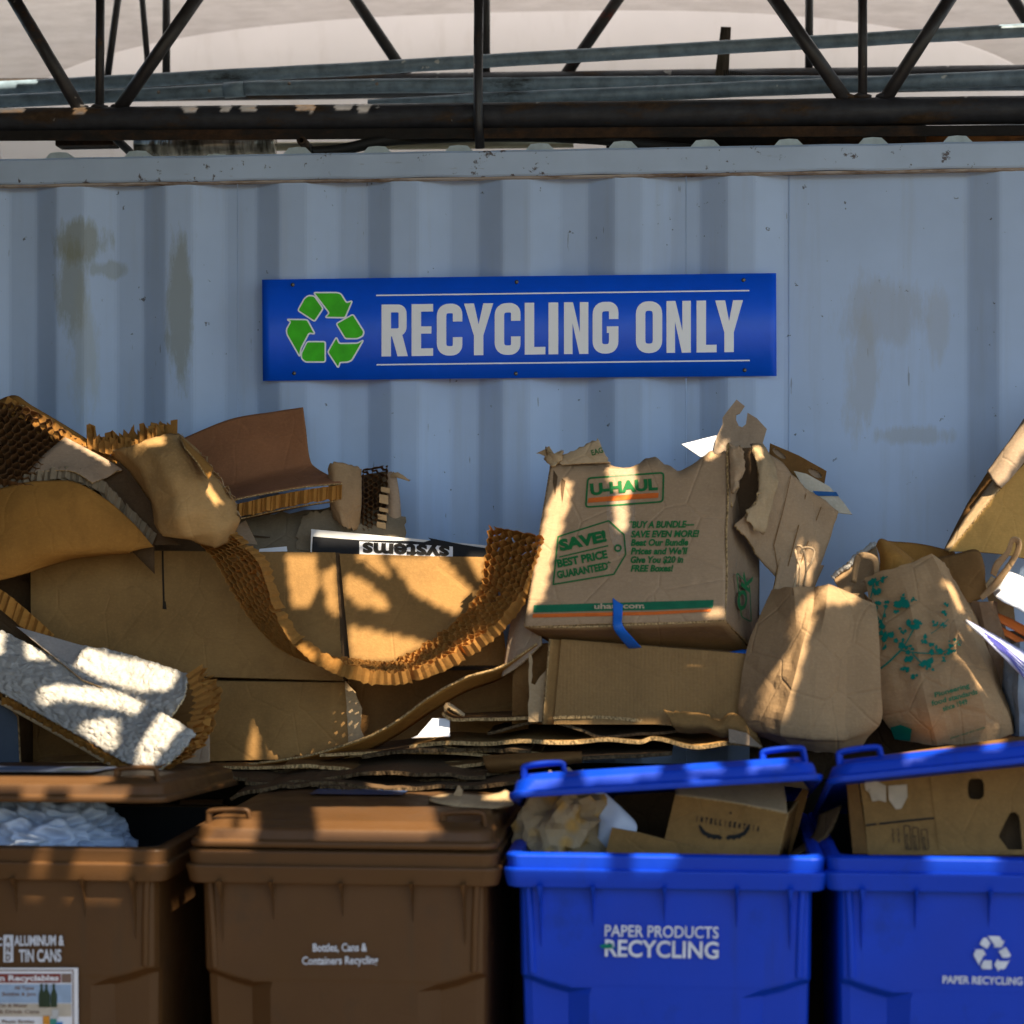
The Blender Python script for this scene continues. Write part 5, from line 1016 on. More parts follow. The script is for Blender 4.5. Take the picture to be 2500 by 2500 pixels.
    loft(bm, [rr(w_, y_, .70 - y_ * .8, .034 + max(0, .01 - abs(z_ - .03)), hz + z_, 7) for w_, y_, z_ in prof_], True, bool(open_deg), True)
    lid = put('lid', bm, mat, None, True, 0, tf)
    wn = lid.modifiers.new('normals', 'WEIGHTED_NORMAL'); wn.weight = 60
    for sx in (-1, 1):
        c = Vector((sx * .232, .060, hz + .030)); pts = [c + Vector((-.040, .006, -.004)), c + Vector((-.039, .0, .024)), c + Vector((-.032, -.002, .034)), c + Vector((.030, -.002, .036)), c + Vector((.039, 0, .026)), c + Vector((.041, .006, -.004))]
        bm = bmesh.new(); tube(bm, curve(pts, 26), .0085, 8, True, .62); put('handle', bm, mat, lid, True, 0, tf)
        bm = bmesh.new(); box(bm, (c.x - .034, .064, hz + .02), (c.x + .034, .070, hz + .050)); put('handle_web', bm, mat, lid, False, .003, tf)
    for sx in (-1, 1):
        bm = bmesh.new(); tube(bm, [Vector((sx * .20 - .05, .735, hz - .01)), Vector((sx * .20 + .05, .735, hz - .01))], .016, 10); put('hinge_bar', bm, mat)
    for sx in (-1, 1):
        bm = bmesh.new(); tube(bm, [Vector((sx * .27, .66, .13)), Vector((sx * .315, .66, .13))], .13, 24); put('wheel', bm, BIN_IN, None, False, .01)
    fsf = Surf([[O + Vector((x, .026, Z - .05)) for x in (-.28, 0, .28)], [O + Vector((x, .036, Z - .232)) for x in (-.28, 0, .28)], [O + Vector((x, .0375, Z - .262)) for x in (-.28, 0, .28)]], False)
    low = Surf([[O + Vector((x, .026, Z - .05)) for x in (-.28, 0, .28)], [O + Vector((x, .0375, Z - .262)) for x in (-.28, 0, .28)], [O + Vector((x, .058, Z - .6)) for x in (-.28, 0, .28)]], False)
    return t, lid, low, tf, O
c1, lid1, f1, tf1, O1 = make_cart(30, BROWN, 'leftmost brown recycling cart with its lid propped open over a white plastic bag', 3.2, .2, 0, .044)
c2, lid2, f2, tf2, O2 = make_cart(831, BROWN, 'brown recycling cart with a closed lid and small bottles and cans lettering', 0, 0)
c3, lid3, f3, tf3, O3 = make_cart(1622, BLUE, 'blue recycling cart lettered PAPER PRODUCTS RECYCLING with its lid propped open', 10.0, 4.0)
c4, lid4, f4, tf4, O4 = make_cart(2419, BLUE, 'rightmost blue recycling cart with a white arrows symbol and lid propped open', 13.8, 6.5, .002)
OFF = .009
marks('lettering', text_px('Bottles, Cans &', (766, 2320), (898, 2319), 19, .02), f2, LETTER, c2, OFF)
marks('lettering', text_px('Containers Recycling', (740, 2352), (925, 2350), 19, .02), f2, LETTER, c2, OFF)
marks('lettering', text_px('PAPER PRODUCTS', (1477, 2283), (1754, 2288), 28, .012), f3, LETTER, c3, OFF)
marks('lettering', text_px('RECYCLING', (1477, 2331), (1754, 2337), 40, .022), f3, LETTER, c3, OFF)
marks('green_smear', poly2d([(1464, 2305), (1480, 2301), (1500, 2302), (1494, 2308), (1510, 2311), (1482, 2313), (1470, 2311)]), f3, ink('smear_green', (.0, .17, .12), .6, .3), c3, OFF + .0015)
marks('recycling_symbol', recycle(2421, 2326, .318, -1.4), f4, LETTER, c4, OFF)
marks('lettering', text_px('PAPER RECYCLING ONLY', (2300, 2397), (2566, 2403), 18, .025), f4, LETTER, c4, OFF)
marks('lettering', text_px('C', (-4, 2306), (9, 2306), 19, .03), f1, LETTER, c1, OFF)
marks('lettering', text_px('GLASS, PLASTI', (-210, 2306), (-8, 2306), 19, .03), f1, LETTER, c1, OFF)
marks('lettering', text_px('ALUMINUM &', (38, 2306), (160, 2305), 24, .03), f1, LETTER, c1, OFF)
marks('lettering', text_px('TIN CANS', (50, 2345), (153, 2344), 29, .03), f1, LETTER, c1, OFF)
marks('plate', poly2d([(12, 2280), (36, 2280), (36, 2346), (12, 2346)]), f1, LETTER, c1, OFF)
for ch, v in (('A', 2300), ('N', 2321), ('D', 2342)): marks('lettering', text_px(ch, (18, v), (30, v), 15, .03), f1, BROWN, c1, OFF + .0015)
marks('sticker', poly2d([(-220, 2360), (194, 2360), (195, 2560), (-220, 2560)]), f1, PLAINW, c1, OFF)
SR = ink('sticker_red', (.22, .05, .04), .6, 0); SB = ink('sticker_brown', (.20, .13, .10), .6, 0); SK = ink('sticker_sky', (.30, .40, .55), .6, 0)
marks('sticker_border', stroke([(-212, 2366), (182, 2366), (183, 2560)], 3), f1, SB, c1, OFF + .001)
marks('sticker_band', poly2d([(-210, 2374), (152, 2374), (152, 2396), (-210, 2396)]), f1, SR, c1, OFF + .0012)
marks('lettering', text_px('Bottle/Can Recyclables', (-100, 2391), (148, 2390), 13, .03), f1, PLAINW, c1, OFF + .0025)
marks('sticker_box', poly2d([(154, 2374), (178, 2374), (178, 2396), (154, 2396)]), f1, SB, c1, OFF + .0012)
marks('sticker_panel', poly2d([(-210, 2400), (178, 2400), (178, 2445), (-210, 2445)]), f1, SK, c1, OFF + .0012); marks('sticker_panel', poly2d([(-210, 2447), (178, 2447), (178, 2478), (-210, 2478)]), f1, ink('sticker_tan', (.50, .44, .36), .6, 0), c1, OFF + .0012)
for s, a_, b_, v in (('All Types', 40, 88, 2412), ('Bottles & Jars', 10, 92, 2427), ('Tin & Metal', 0, 70, 2455), ('Food & Drink Cans', -40, 100, 2470), ('Plastic Bottles', 10, 88, 2494)): marks('lettering', text_px(s, (a_, v), (b_, v), 8.5, .02), f1, SB, c1, OFF + .0028)
GLS = ink('bottle_green', (.03, .05, .03), .4, 0)
for x, w_ in ((118, 9), (136, 8), (106, 7)): marks('bottle_picture', poly2d([(x - w_, 2455), (x - w_, 2425), (x - 3, 2410), (x - 3, 2398), (x + 3, 2398), (x + 3, 2410), (x + w_, 2425), (x + w_, 2455)]), f1, GLS, c1, OFF + .0028 + .0004 * (w_ - 7))
for x, v, c_ in ((118, 2485, (.6, .25, .03)), (135, 2492, (.05, .25, .2)), (150, 2500, (.05, .2, .5)), (140, 2470, (.5, .5, .5))): marks('can_picture', poly2d([(x - 8, v - 9), (x + 8, v - 9), (x + 8, v + 12), (x - 8, v + 12)]), f1, ink('picture', c_, .5, 0), c1, OFF + .0040)
# stickers on the brown lids
def lid_sheet(name, x0, x1, y0, y1, O, tf, m, lid, z=.0565):
    bm = bmesh.new(); hz = ZR + .004
    vs_ = [bm.verts.new(O + (tf @ Vector((x, y, hz + z)))) for x, y in ((x0, y0), (x1, y0), (x1, y1), (x0, y1))]; bm.faces.new(vs_); return obj(name, bm, m, lid)
lid_sheet('sticker', -.30, .135, .07, .30, O1, tf1, PLAINW, lid1); lid_sheet('sticker_print', -.10, .02, .09, .27, O1, tf1, ink('label_blue', (.05, .12, .25), .4, 0), lid1, .0580)
lid_sheet('sticker_print', .05, .115, .10, .25, O1, tf1, ink('label_grey', (.45, .5, .38), .4, 0), lid1, .0580)
lid_sheet('sticker', -.14, .06, .42, .52, O2, tf2, ink('label_navy', (.03, .06, .14), .4, 0), lid2, .0570)

# what the carts hold
t = thing('plastic_bag', at(130, 2080, -1.05), 'crumpled white plastic bag filling the open leftmost brown cart', 'bag')
bm = bmesh.new(); bmesh.ops.create_icosphere(bm, subdivisions=6, radius=1)
c = at(110, 2060, -1.0)
for q in bm.verts:
    p = q.co.copy(); n1 = abs(noise.noise(p * 2.2 + Vector((3, 1, 0)))); n2 = abs(noise.noise(Vector((p.x * 4 + p.z * 3, p.y * 4, p.z * 7))))
    s = .92 + .26 * n1 + .16 * (1 - 2.4 * n2) + .012 * noise.noise(p * 14); q.co = c + Vector((p.x * .155 * s, p.y * .16 * s, p.z * (.095 if p.z > 0 else .10) * s))
k = N('white_plastic', .35, .5); k.bump(k.noise(40, 4, .6), .4, .004); k.col((.36, .42, .54)); k.b.inputs['Subsurface Weight'].default_value = .0
obj('body', bm, k.m, t, True)
bm = bmesh.new(); bmesh.ops.create_icosphere(bm, subdivisions=5, radius=1); c = at(60, 2000, -.86)
for q in bm.verts:
    p = q.co.copy(); s = 1 + .25 * abs(noise.noise(p * 3)); q.co = c + Vector((p.x * .16 * s, p.y * .12 * s, p.z * .07 * s))
obj('plastic_bag', bm, plain('dull_green_plastic', (.14, .15, .10), .4, .4), None, True); tag(bpy.data.objects['plastic_bag.002'], 'dull olive plastic bag tucked behind the white bag under the leftmost lid', 'bag')
# first blue cart: crumpled patterned paper, white paper, coffee box, boards
t = thing('crumpled_paper', at(1370, 2070, -1.0), 'crumpled tan paper with yellow pattern in the first blue cart', 'paper')
cp = N('patterned_paper', .85, .15); f = cp.n('TexVoronoi'); cp.put(f.inputs['Vector'], cp.tc); f.inputs['Scale'].default_value = 26
cp.bump(cp.noise(40, 4), .5, .004); cp.col(cp.mix(cp.ramp(f.outputs[0], .25, .5, .35, 1), (.46, .24, .04), cp.mix(cp.noise(8, 4), (.27, .185, .10), (.40, .29, .17))))
bm = bmesh.new(); bmesh.ops.create_icosphere(bm, subdivisions=4, radius=1); c = at(1372, 2012, -.98)
for q in bm.verts:
    p = q.co.copy(); a = abs(noise.noise(p * 1.25 + Vector((5, 2, 8)))); b = abs(noise.noise(p * 2.2 + Vector((1, 7, 3)))); s = .86 + .42 * (1 - 2.6 * a) + .22 * (1 - 2.6 * b)
    q.co = c + Vector((p.x * .074 * s + .010 * p.z, p.y * .07 * s, p.z * .088 * s * (1 if p.z < 0 else .92)))
obj('body', bm, cp.m, t, False)
o, _ = sheet('white_paper', [A((1446, 1915, -.98), (1462, 1925, -.98), (1480, 1940, -.97)), A((1462, 1985, -1.00), (1510, 1975, -1.01), (1548, 2005, -1.0)), A((1458, 2045, -1.0), (1500, 2030, -1.02), (1552, 2038, -1.0)), A((1456, 2085, -.98), (1500, 2080, -.98), (1545, 2080, -.98))], [plain('blue_white_paper', (.55, .62, .80), .5, .3), PLAINW], None, .002, 18, 16, amp=.010, crease=.006); tag(o, 'folded bluish white paper between the crumpled paper and the coffee box', 'paper')
o = cut('board_piece', [(1480, 2075, -1.03), (1494, 2020, -1.03), (1560, 2032, -1.03), (1620, 2048, -1.03), (1740, 2078, -1.03), (1740, 2100, -1.03), (1480, 2100, -1.03)], CB, None, .005); tag(o, 'kraft board corner poking out in front in the first blue cart', 'cardboard')
t = thing('coffee_box', at(1770, 2075, -.98), 'kraft coffee box with a winged mark and dark lettering in the first blue cart', 'box')
cb = Surf([A((1648, 1942, -1.00), (1790, 1962, -1.00), (1922, 1988, -1.00)), A((1632, 2010, -1.01), (1780, 2030, -1.01), (1912, 2040, -1.01)), A((1612, 2090, -1.02), (1770, 2094, -1.02), (1898, 2092, -1.02))], False)
sheet('front_panel', cb, CB, t, .004, 12, 8, False, False)
sheet('lid_flap', [A((1648, 1900, -.92), (1780, 1898, -.90), (1912, 1906, -.90)), A((1646, 1918, -.96), (1790, 1930, -.95), (1918, 1945, -.95)), A((1650, 1943, -1.002), (1790, 1962, -1.002), (1922, 1988, -1.002))], [cardboard('coffee_box_board', (.40, .30, .19), .1, .3), RIM], t, .004, 14, 8)
sheet('side_panel', [A((1922, 1988, -1.0), (1960, 1940, -.85)), A((1898, 2092, -1.02), (1930, 2080, -.85))], CBD, t, .004, 4, 6)
def lzb(x, y): return (1200 + x / 2.576, 1500 + y / 2.576)
V, Fc = [], []; word = 'INTELLIGENTSIA'
for i, ch in enumerate(word):
    s = i / (len(word) - 1); x = 1290 + s * 385; y = 1302 + s * 62; dx = 14 if ch != 'I' else 4
    V, Fc = merge2d((V, Fc), text_px(ch, lzb(x - dx / 2, y - dx * .08), lzb(x + dx / 2, y + dx * .08), 12.5, .075))
marks('lettering', (V, Fc), cb, KINK, t, .004)
wing = lambda sx: poly2d([lzb(1462 + sx * x, 1405 + sx * x * .02 - y) for x, y in ((8, 0), (30, 18), (80, 22), (120, 40), (152, 82), (160, 70), (150, 38), (130, 15), (112, 8), (100, -6), (80, -2), (64, -14), (44, -6), (26, -16))])
marks('winged_mark', merge2d(wing(-1), wing(1)), cb, KINK, t, .004)
marks('star_mark', poly2d([(lzb(1503, 1250)[0] + r_ * cos(a), lzb(1503, 1250)[1] + r_ * sin(a)) for r_, a in [((4.5 if i % 2 == 0 else 2), i * .6283 - 1.57) for i in range(10)]]), cb, KINK, t, .004)
o, _ = sheet('curved_board', [A((2000, 1990, -.92), (1985, 2040, -.95), (1930, 2085, -.98)), A((2056, 1966, -.94), (2020, 2040, -.98), (1944, 2088, -1.0))], CBX, None, .005, 12, 4); tag(o, 'dark curved board leaning out of the right end of the first blue cart', 'cardboard')
o = cut('grey_board', [(1905, 1900, -.86), (1975, 1890, -.86), (1982, 1928, -.86), (1910, 1918, -.86)], CBG, None, .004); tag(o, 'small greyish board under the right end of the first blue lid', 'cardboard')
o = cut('dark_board', [(1910, 2000, -.90), (1960, 1925, -.90), (1975, 1930, -.90), (1930, 2090, -.90), (1890, 2090, -.90)], CBD, None, .004); tag(o, 'dark brown board standing right of the coffee box', 'cardboard')
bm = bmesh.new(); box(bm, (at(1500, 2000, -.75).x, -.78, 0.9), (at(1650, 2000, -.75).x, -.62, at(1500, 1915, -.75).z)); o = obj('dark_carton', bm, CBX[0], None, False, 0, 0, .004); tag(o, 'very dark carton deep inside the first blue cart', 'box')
# rightmost blue cart: produce box with hand holes
t = thing('produce_box', at(2320, 2080, -1.0), 'kraft box with hand holes and printed lines standing in the rightmost blue cart', 'box')
def lzc(x, y): return (1850 + x / 2.972, 1650 + y / 2.972)
def oval(cx_, cy_, w_, h_): return [(cx_ + math.copysign(abs(cos(a)) ** .6, cos(a)) * w_, cy_ + math.copysign(abs(sin(a)) ** .6, sin(a)) * h_) for a in [i * math.pi / 12 for i in range(24)]]
pq = lambda u, v: (u, v, -1.02 + .05 * (2085 - v) / 250)
hole1 = [pq(*p) for p in oval(*lzc(1582, 822), 20, 26)]; hole2 = [pq(*lzc(*p)) for p in ((1745, 1165), (1800, 1050), (1830, 995), (1865, 988), (1895, 1015), (1905, 1080), (1920, 1262), (1815, 1262))]
cut('front_panel', [pq(*lzc(*p)) for p in ((720, 640), (1215, 590), (1950, 480), (2300, 440), (2300, 1300), (800, 1300), (770, 1000))], CB, t, .006, holes=(hole1, hole2))
bm = bmesh.new(); P = A((2082, 1868, -.945), (2600, 1800, -.945), (2600, 2090, -.985), (2104, 2090, -.985)); loft(bm, [P, [p + Vector((0, .3, -.02)) for p in P]], True, False, True); bmesh.ops.recalc_face_normals(bm, faces=bm.faces[:]); obj('box_body', bm, CBD[0], t, False, .004)
cut('inner_wall', [(u, v, -.965 + .045 * (2085 - v) / 250) for u, v in ((2300, 1850), (2600, 1830), (2600, 2090), (2300, 2090))], CBX, t, .004)
cut('side_panel', [pq(*lzc(*p)) for p in ((640, 740), (722, 725), (800, 1290), (690, 1290))], CBD, t, .005)
ps = Surf([A((2090, 1850, -.976), (2300, 1850, -.976)), A((2090, 2085, -1.024), (2300, 2085, -1.024))], False)
marks('print', stroke([lzc(785, 1086), lzc(860, 1078)], 4.5), ps, KINK, t, .005); marks('print', stroke([lzc(880, 1076), lzc(1100, 1052), lzc(1280, 1034)], 4.5), ps, KINK, t, .005)
for i, x in enumerate((1080, 1140, 1205)): marks('print', stroke(rounded([lzc(x - 22, 1090 + i * 14), lzc(x + 20, 1088 + i * 14), lzc(x + 34, 1262), lzc(x - 8, 1262)], 4), 1.8, True), ps, KINK, t, .005); marks('print', text_px('READY TO USE', lzc(x + 14, 1255), lzc(x + 4, 1150 + i * 10), 4.5, .03), ps, KINK, t, .0055)
for x in (990, 1030): marks('print', text_px('FRESH PRODUCE', lzc(x, 1212), lzc(x - 8, 1110), 4, .03), ps, KINK, t, .0055)
SCUFF = [ink('scuffed_paper', (.50, .40, .29), .9, .35)]
marks('torn_label', poly2d([lzc(*p) for p in ((768, 740), (810, 700), (870, 770), (930, 800), (930, 920), (880, 905), (830, 915), (810, 850), (780, 830))]), ps, SCUFF[0], t, .004); marks('torn_label', poly2d([lzc(*p) for p in ((945, 800), (1080, 790), (1085, 880), (1040, 965), (1000, 970), (950, 900))]), ps, SCUFF[0], t, .004)
marks('fold_line', stroke([lzc(1228, 590), lzc(1270, 940), lzc(1308, 1262)], 1.8), ps, CBD[0], t, .004)

